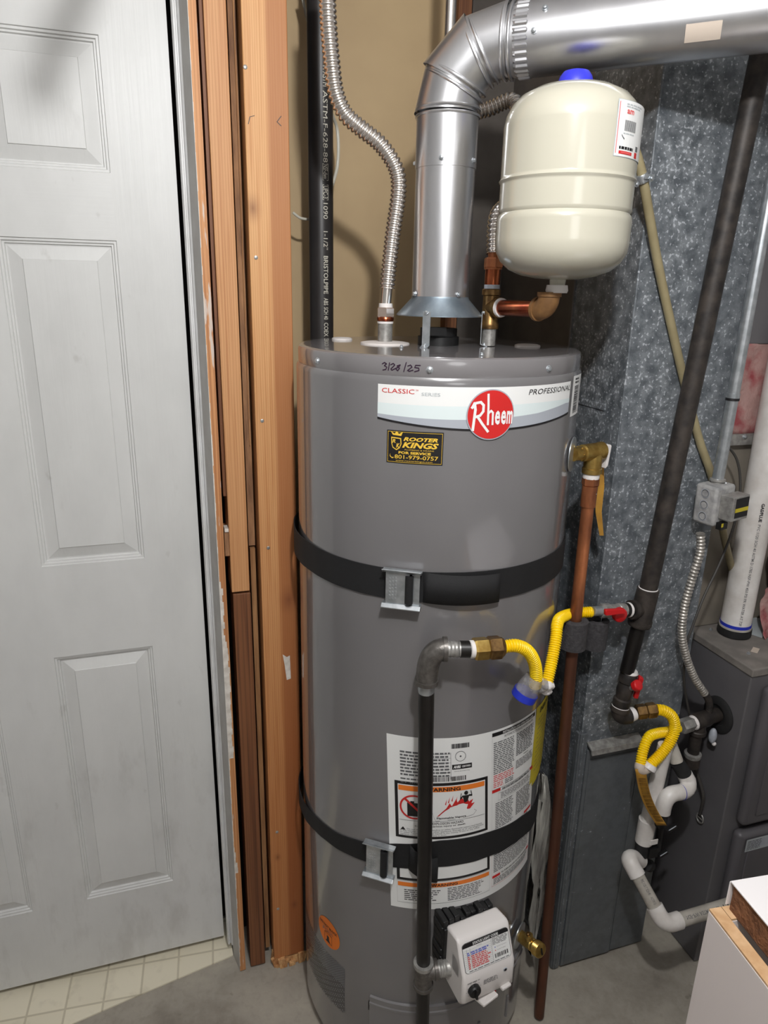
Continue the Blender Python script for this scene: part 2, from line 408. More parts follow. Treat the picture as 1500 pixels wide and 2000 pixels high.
class Dec:
    def __init__(s, mapper): s.mb = MB(); s.map = mapper; s.mb.keep = True
    def rect(s, u0, v0, u1, v1, m, h, nu=1, nv=1):
        vs = [s.map(u0+(u1-u0)*i/nu, v0+(v1-v0)*j/nv, h) for j in range(nv+1) for i in range(nu+1)]
        s.mb.add(vs, [(j*(nu+1)+i, j*(nu+1)+i+1, (j+1)*(nu+1)+i+1, (j+1)*(nu+1)+i) for j in range(nv) for i in range(nu)], m)
    def frame(s, u0, v0, u1, v1, t, m, h, nu=1):
        s.rect(u0, v0, u1, v0+t, m, h, nu); s.rect(u0, v1-t, u1, v1, m, h, nu); s.rect(u0, v0, u0+t, v1, m, h); s.rect(u1-t, v0, u1, v1, m, h)
    def poly(s, pts, m, h):
        tri = tessellate_polygon([[V((p[0], p[1], 0)) for p in pts]])
        a = sum((pts[i][0]*pts[(i+1) % len(pts)][1]-pts[(i+1) % len(pts)][0]*pts[i][1]) for i in range(len(pts)))
        fs = []
        for t in tri:
            p, q, r = (pts[k] for k in t)
            ar = (q[0]-p[0])*(r[1]-p[1])-(r[0]-p[0])*(q[1]-p[1]); fs.append(tuple(t) if ar > 0 else tuple(reversed(t)))
        s.mb.add([s.map(p[0], p[1], h) for p in pts], fs, m)
    def text(s, t, u0, v0, u1, v1, m, h, bold=0, shear=0):
        vs, fs = text2d(t, bold, shear)
        s.mb.add([s.map(u0+(u1-u0)*x, v0+(v1-v0)*y, h) for x, y in vs], fs, m)
    def line(s, pts, wd, m, h):
        for (a, b) in zip(pts, pts[1:]):
            dx, dy = b[0]-a[0], b[1]-a[1]; L = math.hypot(dx, dy) or 1; nx, ny = -dy/L*wd/2, dx/L*wd/2; ex, ey = dx/L*wd*.3, dy/L*wd*.3
            s.mb.add([s.map(a[0]-nx-ex, a[1]-ny-ey, h), s.map(b[0]-nx+ex, b[1]-ny+ey, h), s.map(b[0]+nx+ex, b[1]+ny+ey, h), s.map(a[0]+nx-ex, a[1]+ny-ey, h)], [(0, 1, 2, 3)], m)
    def micro(s, u0, v0, u1, v1, rows, m, h, fill=.5, ragged=.15, wl=.008):
        p = (v1-v0)/rows
        for i in range(rows):
            v = v1-p*(i+.5); u = u0; end = u1-(random.random()*ragged*(u1-u0))
            while u < end:
                L = min(wl*(.5+random.random()), end-u)
                if L > .0012: s.rect(u, v-p*fill/2, u+L, v+p*fill/2, m, h)
                u += L+wl*.22
    def bars(s, u0, v0, u1, v1, m, h, vert=False):
        a, e = (v0, v1) if vert else (u0, u1); x = a
        while x < e:
            wd = random.choice((.0006, .0006, .0012, .0018))*1.1
            if x+wd > e: break
            (s.rect(u0, x, u1, x+wd, m, h) if vert else s.rect(x, v0, x+wd, v1, m, h)); x += wd+random.choice((.0007, .0007, .0013))*1.1
    def disc(s, cu, cv, ru, rv, m, h, n=40):
        s.mb.add([s.map(cu, cv, h)]+[s.map(cu+ru*math.cos(2*PI*i/n), cv+rv*math.sin(2*PI*i/n), h) for i in range(n)], [(0, 1+i, 1+(i+1) % n) for i in range(n)], m)
    def ring(s, cu, cv, r, t, m, h, n=40):
        s.mb.add([s.map(cu+(r-(t if k else 0))*math.cos(2*PI*i/n), cv+(r-(t if k else 0))*math.sin(2*PI*i/n), h) for k in (0, 1) for i in range(n)],
                 [(i, (i+1) % n, n+(i+1) % n, n+i) for i in range(n)], m)
    def build(s, name, parent): return s.mb.build(name, parent, smooth=0)
def planemap(o, r, u):
    o, r, u = V(o), V(r).normalized(), V(u).normalized(); n = r.cross(u)
    return lambda a, b, h: o+r*a+u*b+n*h
def screw(mb, p, nrm, r=.0045, m='zinc'):
    p = V(p); n = V(nrm).normalized(); mb.lathe([(r*1.25, 0), (r*1.25, .0012), (r*.9, .0014), (r*.8, .0042), (r*.45, .005)], p, n, m, 8)

# ================================================================== THE ROOM
C0 = (.5026, 1.2437); R = .262; ZL = 1.546
def room():
    b = MB(); b.box((-2.2, -2.4, -.05), (2.6, 2.0, 0), 'concrete'); structure(b.build('floor', smooth=0))
    b = MB(); b.box((-2.2, -2.4, 2.44), (2.6, 2.0, 2.5), 'ceil'); structure(b.build('ceiling', smooth=0))
    b = MB(); b.box((.15, 1.72, 0), (.858, 1.80, 2.44), 'tan'); structure(b.build('wall_back', smooth=0))
    b = MB(); b.box((1.0, 1.9, 0), (2.6, 2.0, 2.44), 'roomwhite'); structure(b.build('wall_back_right', smooth=0))
    b = MB(); b.box((2.6, -2.4, 0), (2.66, 2.0, 2.44), 'roomwhite'); structure(b.build('wall_right', smooth=0))
    b = MB(); b.box((-2.26, -2.4, 0), (-2.2, 2.0, 2.44), 'roomwhite'); structure(b.build('wall_far_left', smooth=0))
    b = MB(); b.box((-2.2, -2.46, 0), (2.6, -2.4, 2.44), 'roomwhite'); structure(b.build('wall_front', smooth=0))
    # door leaf: stiles, rails and raised panels
    Yd = 1.465; X1 = .0615; zb = .025; zt = 2.2; g0 = (-.566, -.368); g1 = (-.250, -.052); X0 = -.70
    rows = ((.238, .886), (1.093, 1.718), (1.831, 2.045))
    d = thing('door_1', (-.3, Yd, 0)); structure(d)
    b = MB()
    for (a, c) in ((X0, g0[0]), (g0[1], g1[0]), (g1[1], X1)): b.box((a, Yd, zb), (c, Yd+.035, zt), 'stile')
    b.build('stile', d, 0)
    b = MB()
    zz = [zb]+[q for r in rows for q in r]+[zt]
    for (g) in (g0, g1):
        for a, c in zip(zz[::2], zz[1::2]): b.box((g[0], Yd, a), (g[1], Yd+.035, c), 'rail')
    b.build('rail', d, 0)
    prof = ((0, 0), (.0012, .003), (.005, .003), (.0065, .0065), (.0095, .0065), (.011, .0105), (.0135, .0105), (.036, .003), (.0372, .0012))
    for g in (g0, g1):
        for (a, c) in rows:
            b = MB(); vs = []; fs = []
            for (o, dp) in prof: vs += [(g[0]+o, Yd+dp, a+o), (g[1]-o, Yd+dp, a+o), (g[1]-o, Yd+dp, c-o), (g[0]+o, Yd+dp, c-o)]
            for i in range(len(prof)-1):
                for j in range(4): k = (j+1) % 4; fs.append((i*4+j, i*4+k, i*4+4+k, i*4+4+j))
            n = len(prof)*4; fs.append((n-4, n-3, n-2, n-1)); b.add(vs, fs, 'stile'); b.build('panel', d, 0)
    b = MB(); b.box((-.72, 1.55, 0), (.1, 1.56, 2.44), 'dark'); o = b.build('wall_behind_door', smooth=0); structure(o)
    # scuff marks
    t = thing('trim_1', (.08, 1.42, 0)); structure(t)
    b = MB(); zt = 2.44
    def vprism(poly, z0, z1, m, mb=None): (mb or b).prism([(x, y, z0) for x, y in poly], (0, 0, z1-z0), m)
    vprism([(.068, 1.445), (.068, 1.436), (.0705, 1.430), (.0735, 1.430), (.0745, 1.434), (.0765, 1.434), (.0775, 1.428), (.0815, 1.424), (.0815, 1.445)], .03, zt, 'trim')
    b.build('weatherstrip', t, 0)
    b = MB(); vprism([(.0812, 1.50), (.0812, 1.422), (.0915, 1.3705), (.0915, 1.50)], 0, zt, 'jamb'); b.build('jamb_face', t, 0)
    b = MB(); vprism([(.0915, 1.50), (.0915, 1.3698), (.1055, 1.3710), (.1065, 1.50)], .003, zt, 'raw'); b.build('raw_edge', t, 0)
    b = MB(); n = 150                                          # ragged paint along the jamb's corner
    prev = None; zs = [.02+2.3*i/n for i in range(n+1)]
    for a, c in zip(zs, zs[1:]):
        wd = .0009+.0016*random.random(); 
        if .62 < a < .92: wd = .009+.004*random.random()
        elif .92 < a < 1.05 or .3 < a < .36: wd = .003+.005*random.random()
        elif a > 1.45: wd = .0005+.0008*random.random()
        b.add([(.0912, 1.3690, a), (.0912+wd, 1.3690, a), (.0912+wd, 1.3690, c), (.0912, 1.3690, c)], [(0, 1, 2, 3)], 'paint_rag')
    b.build('ragged_paint', t, 0)
    # stud wall
    t = thing('wall_left', (.17, 1.37, 0)); structure(t)
    b = MB(); b.box((.085, 1.50, 0), (.180, 1.52, 2.44), 'dark'); b.build('cavity_backing', t, 0)
    b = MB(); b.box((.1165, 1.3705, 1.035), (.1535, 1.44, 2.44), 'pine2'); o = b.build('stud', t, 0, bevel=.0015)
    b = MB(); b.box((.1185, 1.3715, .006), (.1550, 1.44, 1.030), 'oldpine'); o = b.build('stud', t, 0, bevel=.0015)
    b = MB(); b.box((.1105, 1.386, 1.24), (.1185, 1.44, 2.44), 'oldpine'); b.build('shim', t, 0)
    b = MB()
    pr = V((.1125, 1.38, 1.135)); b.box((.1075, 1.376, 1.115), (.1195, 1.44, 1.165), 'osb'); b.box((.1085, 1.375, 1.167), (.1195, 1.40, 1.174), 'paint_rag'); b.build('shim', t, 0)
    b = MB(); b.box((.1585, 1.399, 1.125), (.1715, 1.44, 2.44), 'osb'); b.box((.1672, 1.394, 1.34), (.1690, 1.43, 2.44), 'osbl'); b.build('sheathing_edge', t, 0)
    b = MB(); b.box((.1600, 1.394, .03), (.1705, 1.44, 1.120), 'osbl'); b.build('sheathing_edge', t, 0)
    b = MB(); b.box((.1755, 1.355, .030), (.2515, 1.444, 2.44), 'pine'); b.build('post', t, 0, bevel=.002)
    b = MB()
    for i in range(46):                                        # splintered foot
        x = .178+.07*random.random(); y = 1.352+.03*random.random(); h = .008+.03*random.random(); L = .006+.02*random.random()
        fr = Matrix.Translation((x, y, .001+h*.5)) @ Matrix.Rotation(random.uniform(-.25, .25), 4, 'Y') @ Matrix.Rotation(random.uniform(-.3, .3), 4, 'Z')
        b.box((-L/2, -.004, -h/2), (L/2, .004, h/2), 'splinter', fr)
    for v in b.v: v.z = max(v.z, .0005)
    b.box((.180, 1.362, 0), (.248, 1.43, .032), 'splinter'); b.build('splintered_foot', t, 0)['kind'] = 'stuff'
    for px, py in ((479, 131), (512, 822), (524, 1070), (541, 1625), (543, 1775), (500, 503)):
        p = pY(px, py, 1.355); b = MB(); b.lathe([(.0036, 0), (.0036, .0006), (.003, .001)], p, (0, -1, 0), 'galvp', 12); b.build('nail', t)
    D = Dec(planemap((0, 1.3545, 0), (1, 0, 0), (0, 0, 1)))
    def pp(px, py): q = pY(px, py, 1.355); return (q.x, q.z)
    D.line([pp(485, 242), pp(488, 228)], .0012, 'ink', 0); D.line([pp(489, 228), pp(497, 226)], .0009, 'ink', 0)
    D.line([pp(549, 227), pp(541, 238)], .0012, 'ink', 0); D.line([pp(541, 238), pp(549, 246)], .0012, 'ink', 0)
    D.poly([pp(552, 1278), pp(560, 1283), pp(566, 1280), pp(568, 1325), pp(560, 1328), pp(556, 1300)], 'paint_rag', 0)
    D.build('pencil_and_paint_marks', t)
    # back corner stud
    a = pY(892, 40, 1.70); c = pY(914, 40, 1.70)
    t = thing('trim_2', (a.x, 1.70, 0)); structure(t)
    b = MB(); b.box((a.x, 1.69, 0), (c.x+.004, 1.719, 2.44), 'oldpine'); b.build('corner_stud', t, 0)
    # vinyl under the door
    b = MB(); P = [(-.7, 1.272), (-.287, 1.350), (-.15, 1.377), (.079, 1.420), (.079, 1.54), (-.7, 1.54)]
    b.prism([(x, y, .0002) for x, y in P], (0, 0, .0035), 'vinyl'); tag(b.build('vinyl_sheet', smooth=0), 'cream vinyl floor sheet with faint grid lines under the white door', 'floor sheet')
room()

# ================================================================== WATER HEATER
def hm(u, v, h):      # u: degrees round the jacket (0 = towards the room, + = right), v: height
    a = math.radians(u); r = R+h; return V((C0[0]+r*math.sin(a), C0[1]-r*math.cos(a), v))
def um(u, v, h): return hm(math.degrees(u/R), v, h)      # u in metres of arc
def cyl(px, py, rad=R):
    r = ray(px, py); a = r.x**2+r.y**2; b = -2*(r.x*C0[0]+r.y*C0[1]); c = C0[0]**2+C0[1]**2-rad*rad
    D = b*b-4*a*c; t = (-b-math.sqrt(max(D, 0)))/(2*a); p = CAM+r*t
    return p
def cyla(px, py, rad=R): p = cyl(px, py, rad); return math.degrees(math.atan2(p.x-C0[0], -(p.y-C0[1]))), p.z
def nrm(deg): a = math.radians(deg); return V((math.sin(a), -math.cos(a), 0))
def heater():
    H = thing('water_heater', (C0[0], C0[1], 0), 'tall grey cylindrical gas water heater strapped beside the wooden studs', 'water heater')
    c3 = (C0[0], C0[1], 0)
    b = MB(); b.lathe([(R-.02, 0), (R-.010, .002), (R-.008, .03), (R-.012, .035)], c3, (0, 0, 1), 'grey', 128); b.build('base_pan', H)
    b = MB(); b.lathe([(R-.006, .034), (R-.001, .038), (R, .042), (R, .6), (R, 1.2), (R, 1.505), (R-.0006, 1.511), (R-.003, 1.5155), (R-.008, 1.517)], c3, (0, 0, 1), 'grey', 160); b.build('jacket', H, 30)
    b = MB(); b.lathe([(R-.006, 1.512), (R-.0035, 1.518), (R-.0035, 1.539), (R-.005, 1.5435), (R-.009, 1.5458), (R-.014, 1.546), (.0, 1.547)], c3, (0, 0, 1), 'lid', 160); b.build('top_lid', H, 30)
    for px, py in ((620, 707), (839, 722), (1072, 720)):
        a, z = cyla(px, py, R-.003); b = MB(); screw(b, hm(a, 1.5275, -.004), nrm(a), .0046); b.build('lid_screw', H)
    # hand-written date
    D = Dec(um)
    a0, z0 = cyla(745, 713); a1, z1 = cyla(820, 731); u0 = math.radians(a0)*R; u1 = math.radians(a1)*R; zz = 1.524; hh = .0115; W = u1-u0
    def st(pts): D.line([(u0+W*x, zz+hh*y) for x, y in pts], .0015, 'violet', -.0028)
    st([(0, .8), (.06, 1), (.12, .85), (.06, .6), (.13, .4), (.1, .1), (.02, .0)])
    st([(.2, 1.0), (.17, 0)])
    st([(.23, .75), (.3, .95), (.34, .75), (.24, .2), (.27, .05), (.36, .3)])
    st([(.48, .8), (.40, .65), (.47, .35), (.42, .02), (.36, .3), (.44, .5), (.49, .8)])
    st([(.64, 1.15), (.58, -.05)])
    st([(.68, .7), (.75, .85), (.79, .6), (.68, .12), (.72, .02), (.82, .2)])
    st([(1.0, .85), (.88, .85), (.86, .55), (.96, .5), (.97, .2), (.86, .0)])
    D.build('handwritten_date', H)
    # maker's banner
    D = Dec(hm); N = 60; A0, A1 = -42.1, 36.6
    def curve(f): return [(A0+(A1-A0)*i/N, f(i/N)) for i in range(N+1)]
    low = lambda t: 1.4485-.0135*math.sin(PI*min(1, max(0, t)))**.9
    def band(f0, f1, m, h, n=N):
        vs = []; [vs.extend((D.map(A0+(A1-A0)*i/n, f0(i/n), h), D.map(A0+(A1-A0)*i/n, f1(i/n), h))) for i in range(n+1)]
        D.mb.add(vs, [(2*i, 2*i+2, 2*i+3, 2*i+1) for i in range(n)], m)
    band(low, lambda t: 1.503, 'white', .0004)
    band(low, lambda t: low(t)+.0032, 'ink', .0008)
    wave = lambda t: 1.4585-.0055*math.sin(PI*t*1.25+.25)+.006*max(0, t-.75)*4*(1 if t < .97 else .8)
    band(lambda t: low(t)+.0031, wave, 'silv', .0007)
    band(wave, lambda t: 1.4745-.001*math.sin(6*t), 'cyan', .00065)
    D.text('CLASSIC', -40.6, 1.4905, -29.2, 1.4975, 'redl', .001); D.text('TM', -28.8, 1.4950, -27.9, 1.4975, 'redl', .001)
    D.text('SERIES', -26.8, 1.4885, -20.5, 1.4935, 'inkc', .001)
    D.text('PROFESSIONAL', 11.6, 1.489, 36.0, 1.4975, 'ink', .001, 0, .2)
    D.build('maker_banner', H)
    D = Dec(um); cu = math.radians(-2.9)*R; cv = 1.461; r = .0395
    D.disc(cu, cv, r, r, 'silv', .0026, 56); D.disc(cu, cv, r-.0018, r-.0018, 'redl', .003, 56)
    def rr_(x): return cu+x*r
    zr_ = lambda y: cv+y*r
    D.line([(rr_(x), zr_(y)) for x, y in ((-.78, .30), (-.70, .46), (-.66, .20), (-.72, -.60))], .0042, 'white', .0034)
    D.line([(rr_(x), zr_(y)) for x, y in ((-.80, .28), (-.66, .46), (-.46, .50), (-.34, .38), (-.34, .14), (-.46, -.02), (-.64, -.08))], .0040, 'white', .00345)
    D.line([(rr_(x), zr_(y)) for x, y in ((-.56, -.06), (-.36, -.34), (-.10, -.66))], .0040, 'white', .0035)
    D.line([(rr_(x), zr_(y)) for x, y in ((-.17, .80), (-.14, .30), (-.12, -.38))], .0034, 'white', .00355)
    D.line([(rr_(x), zr_(y)) for x, y in ((-.12, .06), (-.02, .16), (.06, .08), (.07, -.38))], .0032, 'white', .0036)
    for k, ch in enumerate('ee'): D.text(ch, rr_(.16+.26*k), cv-.40*r, rr_(.38+.26*k), cv+.16*r, 'white', .0034, .03)
    D.text('m', rr_(.67), cv-.38*r, rr_(.93), cv+.14*r, 'white', .0034, .03)
    D.build('round_badge', H)
    # service sticker
    D = Dec(hm); a0, a1, v0, v1 = -38.4, -18.7, 1.380, 1.4325; w_ = a1-a0
    D.rect(a0, v0, a1, v1, 'ink', .0005, 10); g = 'gold'
    def fr(x0, y0, x1, y1, t, m):
        k = w_*t/(v1-v0)*.5
        D.rect(a0+w_*x0, y0, a0+w_*x1, y0+t, m, .0009, 10); D.rect(a0+w_*x0, y1-t, a0+w_*x1, y1, m, .0009, 10)
        D.rect(a0+w_*x0, y0, a0+w_*x0+k, y1, m, .0009); D.rect(a0+w_*x1-k, y0, a0+w_*x1, y1, m, .0009)
    fr(.02, v0+.0018, .98, v1-.0018, .0006, g)
    X = lambda x: a0+w_*x; Z = lambda y: v0+(v1-v0)*y
    D.text('ROOTER', X(.30), Z(.70), X(.90), Z(.82), g, .001, .04, .3); D.text('KINGS', X(.28), Z(.49), X(.92), Z(.67), g, .001, .04, .3)
    D.text('PLUMBING & DRAINS', X(.33), Z(.415), X(.84), Z(.455), g, .001); D.text('FOR SERVICE', X(.22), Z(.30), X(.79), Z(.38), g, .001, .04)
    D.text('801-979-0757', X(.15), Z(.145), X(.92), Z(.27), g, .001, .01); D.text('www.rooterkingut.com', X(.17), Z(.06), X(.82), Z(.115), g, .001)
    D.line([(X(.07), Z(.27)), (X(.06), Z(.22)), (X(.10), Z(.16)), (X(.13), Z(.17))], .0016, g, .001)
    D.poly([(X(.11), Z(.86)), (X(.07), Z(.97)), (X(.14), Z(.90)), (X(.18), Z(1.0-.02)), (X(.22), Z(.90)), (X(.29), Z(.97)), (X(.26), Z(.84))], g, .001)
    sh = [(.08, .80), (.26, .78), (.27, .60), (.24, .47), (.18, .40), (.11, .47), (.085, .60)]
    D.poly([(X(x), Z(y)) for x, y in sh], g, .001)
    D.poly([(X(.175+(x-.175)*.82), Z(.61+(y-.61)*.82)) for x, y in sh], 'ink', .0013)
    D.text('R', X(.105), Z(.62), X(.165), Z(.74), g, .0016, .03, .2); D.text('K', X(.175), Z(.48), X(.24), Z(.62), g, .0016, .03, .2)
    D.build('service_sticker', H)
    # side bar label
    D = Dec(hm); D.rect(39.2, 1.441, 52, 1.510, 'white', .0005, 8)
    D.bars(41.5, 1.446, 46.5, 1.494, 'ink', .0009, True); D.micro(41.5, 1.496, 46.8, 1.507, 2, 'ink', .0009, .5, .1, 1.5); D.micro(47.5, 1.446, 48.6, 1.5, 22, 'inkg', .0009, .5, 0, 1)
    D.build('side_bar_label', H)
    # big warning sheet, sheared a little round the jacket as in the photo
    def wm(u, v, h):      # u 0..1, v height
        t = (.88-v)/.39; l = -35.9+3.9*t; r_ = 34.2+8.3*t; return hm(l+(r_-l)*u, v, h)
    D = Dec(wm); v0, v1 = .488, .879
    D.rect(0, v0, 1, v1, 'white', .0005, 40, 4)
    h1 = .0009
    def MT(u0_, v0_, u1_, v1_, rows, m='inkg', fill=.5, rg=.12): D.micro(u0_, v0_, u1_, v1_, rows, m, h1, fill, rg, .025)
    # rating plate
    MT(.075, .795, .36, .850, 8, 'inkg', .55, .05); MT(.075, .778, .27, .793, 2, 'inkg', .4, .3)
    for v in (.845, .836, .826, .817, .805, .797): D.rect(.20, v, .36, v+.0005, 'inkg', h1, 6)
    D.rect(.36, .79, .362, .848, 'inkg', h1)
    for i in range(1): D.bars(.37, .856, .47, .866, 'ink', h1)
    u = .365
    while u < .47: wd = random.choice((.0015, .003, .0045)); D.rect(u, .856, u+wd, .866, 'inkg', h1); u += wd+random.choice((.002, .003))
    u = .07
    while u < .445: wd = random.choice((.002, .004, .006)); D.rect(u, .786, u+wd, .796, 'ink', h1) if u > .2 else None; u += wd+random.choice((.002, .004))
    n = 26
    for i in range(n):
        q = 2*PI*i/n; D.rect(.415+.03*math.cos(q), .838+.0105*math.sin(q), .421+.03*math.cos(q), .8392+.0105*math.sin(q), 'inkg', h1)
    D.disc(.418, .8385, .006, .002, 'inkg', h1, 10)
    D.rect(.368, .811, .485, .8215, 'ink', h1, 6); D.text('AHRI', .375, .8135, .418, .8195, 'white', .0013, .05, .2); D.text('CERTIFIED', .425, .8145, .478, .8185, 'white', .0013, .03)
    D.text('www.ahrinet.org', .38, .805, .47, .808, 'inkg', h1)
    # black framed warning
    D.rect(.04, .657, .585, .783, 'ink', h1, 20); D.rect(.058, .663, .567, .777, 'white', .0013, 20)
    D.rect(.062, .764, .562, .775, 'orangeb', .0017, 20); D.text('WARNING', .215, .7655, .415, .7735, 'ink', .0021, .03)
    D.rect(.062, .698, .562, .6986, 'ink', .0017, 20)
    k = .39/1.62      # height per unit of u, keeps circles round
    rc = .027
    for i in range(36):
        q0, q1 = 2*PI*i/36, 2*PI*(i+1)/36
        D.poly([(.150+(rc/.325)*math.cos(q0), .729+rc*math.sin(q0)), (.150+(rc/.325)*math.cos(q1), .729+rc*math.sin(q1)), (.150+(rc*.87/.325)*math.cos(q1), .729+rc*.87*math.sin(q1)), (.150+(rc*.87/.325)*math.cos(q0), .729+rc*.87*math.sin(q0))], 'redl', .0021)
    D.poly([(.110, .708), (.175, .708), (.175, .738), (.110, .738)], 'ink', .0017); D.poly([(.128, .738), (.15, .738), (.15, .742), (.128, .742)], 'ink', .0017)
    D.poly([(.092, .7455), (.102, .7485), (.208, .7125), (.198, .7095)], 'redl', .0024)
    D.poly([(.275, .709), (.33, .727), (.35, .738), (.362, .731), (.388, .746), (.396, .738), (.42, .748), (.44, .738), (.455, .745), (.465, .736), (.49, .741), (.478, .731), (.50, .732), (.47, .720)], 'redl', .0018)
    for i, (fx, fy) in enumerate(((.335, .748), (.352, .752), (.372, .755), (.395, .752), (.475, .742))): D.poly([(fx, fy), (fx-.012, fy-.012), (fx-.006, fy-.014)], 'redl', .0018)
    D.disc(.447, .7575, .012, .0045, 'ink', .0022, 14); D.poly([(.425, .752), (.467, .752), (.455, .738), (.436, .736)], 'ink', .0021)
    for pts in ([(.427, .751), (.412, .745), (.418, .757)], [(.465, .751), (.482, .750), (.476, .760)]): D.line(pts, .004, 'ink', .0021)
    D.text('Flammable Vapors', .275, .7015, .445, .7075, 'ink', .0017, .02)
    cl = [(.245, .745), (.25, .72), (.26, .706), (.27, .699), (.36, .700), (.45, .702), (.49, .704), (.51, .712), (.495, .716)]
    D.line(cl, .0008, 'inkg', .0016)
    D.text('EXPLOSION HAZARD', .25, .6905, .43, .696, 'ink', .0017, .01); D.text('Can cause serious injury or death', .15, .684, .44, .689, 'ink', .0017, .015)
    D.poly([(.068, .676), (.098, .676), (.083, .683)], 'ink', .0017)
    for i, s_ in enumerate(('Do not store or use gasoline or other flammable vapors and liquids', 'in the vicinity of this or any other appliance. Storage of or use of gasoline', 'or other flammable vapors or liquids in the vicinity of this or any other', 'appliance can result in serious injury or death.')):
        D.text(s_, .105 if i == 0 else .066, .6775-.0042*i-.0012, (.545, .555, .53, .33)[i], .6815-.0042*i-.001, 'inkg', .0017)
    # right column
    D.frame(.615, .745, .985, .874, .0006, 'ink', h1, 14)
    D.rect(.615, .866, .985, .874, 'ink', .0011, 14); D.text('INSTALLATION AND OPERATION GUIDE', .69, .8675, .96, .8725, 'white', .0015, .02)
    D.text('AUTOMATIC STORAGE WATER HEATER', .70, .858, .96, .863, 'ink', .0013)
    MT(.625, .780, .785, .853, 17, 'inkg'); MT(.625, .762, .785, .779, 4, 'inkr'); MT(.625, .749, .7, .761, 3, 'inkr'); MT(.71, .749, .785, .761, 3)
    MT(.80, .800, .975, .853, 13, 'inkg', .6); MT(.80, .77, .975, .79, 6, 'inkg'); D.text('WARNING', .87, .793, .92, .7965, 'ink', h1)
    D.rect(.615, .739, .675, .7455, 'redl', .0013, 3); D.rect(.95, .739, .985, .7455, 'redl', .0013, 3)
    D.text('FOR YOUR SAFETY READ BEFORE OPERATING', .69, .7385, .94, .744, 'ink', .0013, .02)
    D.frame(.615, .64, .985, .739, .0005, 'inkg', h1, 14); D.frame(.66, .717, .965, .734, .0005, 'inkg', h1, 10)
    MT(.68, .719, .96, .733, 4, 'inkg', .45); MT(.64, .65, .785, .713, 15, 'inkg', .5); MT(.81, .655, .97, .713, 14, 'inkg', .55)
    D.rect(.90, .640, .985, .646, 'redl', .0013, 4); D.rect(.615, .640, .70, .646, 'redl', .0013, 4)
    MT(.64, .575, .97, .638, 14, 'inkg', .5)
    # lower rows, under the strap
    D.rect(.04, .557, .60, .600, 'ink', h1, 20); D.rect(.058, .563, .582, .60, 'white', .0013, 20); MT(.30, .566, .57, .592, 5, 'inkg', .45)
    D.frame(.615, .507, .985, .60, .0005, 'redl', h1, 14); MT(.63, .541, .975, .588, 11, 'inkg', .5, .06)
    D.text('TO TURN GAS OFF TO THE APPLIANCE', .69, .529, .95, .534, 'ink', h1, .02); D.rect(.62, .528, .68, .5345, 'redl', .0013, 3); D.rect(.955, .5285, .985, .535, 'redl', .0013, 2); MT(.63, .51, .97, .526, 4, 'inkg', .5)
    D.frame(.04, .502, .60, .556, .0005, 'ink', h1, 18); D.rect(.045, .5425, .595, .552, 'orangeb', .0013, 18); D.text('WARNING', .235, .544, .39, .5508, 'ink', .0017, .02)
    MT(.08, .508, .29, .536, 6, 'ink', .4, .3); MT(.33, .506, .57, .539, 8, 'ink', .4, .2)
    D.build('warning_label_sheet', H)
    # yellow guide label round the right side
    D = Dec(hm)
    for (a, c, z0_, z1_) in ((35.0, 37.5, .70, .878), (37.5, 40.2, .69, .878), (40.2, 44, .69, .878), (44, 50, .693, .878), (50, 60, .70, .878)): D.rect(a, z0_, c, z1_, 'yellowl', .0006, 3)
    D.text('ENERGYGUIDE', 39, .858, 56, .870, 'ink', .001, .02); D.line([(44, .80), (48, .815)], .5, 'ink', .001) if False else None
    D.micro(38, .72, 55, .85, 12, 'inkg', .001, .15, .3, 3); D.build('yellow_energy_label', H)
    # orange round sticker
    D = Dec(um); cu = math.radians(-65.6)*R; cv = .3265; r = .0365
    D.disc(cu, cv, r, r, 'orange', .0006, 48); 
    D.text('DO NOT BLOCK', cu-.8*r, cv+.32*r, cu+.8*r, cv+.50*r, 'ink', .001, .02)
    D.micro(cu-.5*r, cv+.02*r, cu+.5*r, cv+.26*r, 2, 'inkg', .001, .3, .1); 
    D.frame(cu-.35*r, cv-.72*r, cu+.35*r, cv-.1*r, .0008, 'ink', .001); D.line([(cu-.35*r, cv-.1*r), (cu, cv+.05*r), (cu+.35*r, cv-.1*r)], .0008, 'ink', .001)
    D.poly([(cu-.22*r, cv-.7*r), (cu+.22*r, cv-.7*r), (cu+.1*r, cv-.5*r), (cu+.08*r, cv-.25*r), (cu-.12*r, cv-.25*r), (cu-.1*r, cv-.5*r)], 'ink', .0012); D.build('orange_round_sticker', H)
    # louvred air screen: hundreds of little slots
    D = Dec(um); lip = MB(); lip.keep = True
    for i in range(64):
        for j in range(27):
            a = -104+i*.78; z = .138+j*.0048+(i % 2)*.0024; u_ = math.radians(a)*R
            D.rect(u_-.0012, z, u_+.0012, z+.0021, 'ink', .0006); D.rect(u_-.0013, z+.0021, u_+.0013, z+.0031, 'silv', .0011) if z > .215 or (i+j) % 3 == 0 else None
    o = D.build('air_intake_screen', H); o['kind'] = 'stuff'
    # burner access cover
    b = MB(); vs = []; n = 48; A0_, A1_ = -40.5, 47
    prof = [(.0, .236), (.0045, .2345), (.0045, .222), (.0062, .2195), (.0062, .213), (.0045, .2105), (.0045, .05), (0, .05)]
    for i in range(n+1):
        a = A0_+(A1_-A0_)*i/n
        for (h, z) in prof: vs.append(hm(a, z, h))
    m_ = len(prof); fs = [(i*m_+j, (i+1)*m_+j, (i+1)*m_+j+1, i*m_+j+1) for i in range(n) for j in range(m_-1)]
    fs += [tuple(range(m_)), tuple(n*m_+j for j in reversed(range(m_)))]
    b.add(vs, fs, 'grey'); b.build('access_cover', H, 25)
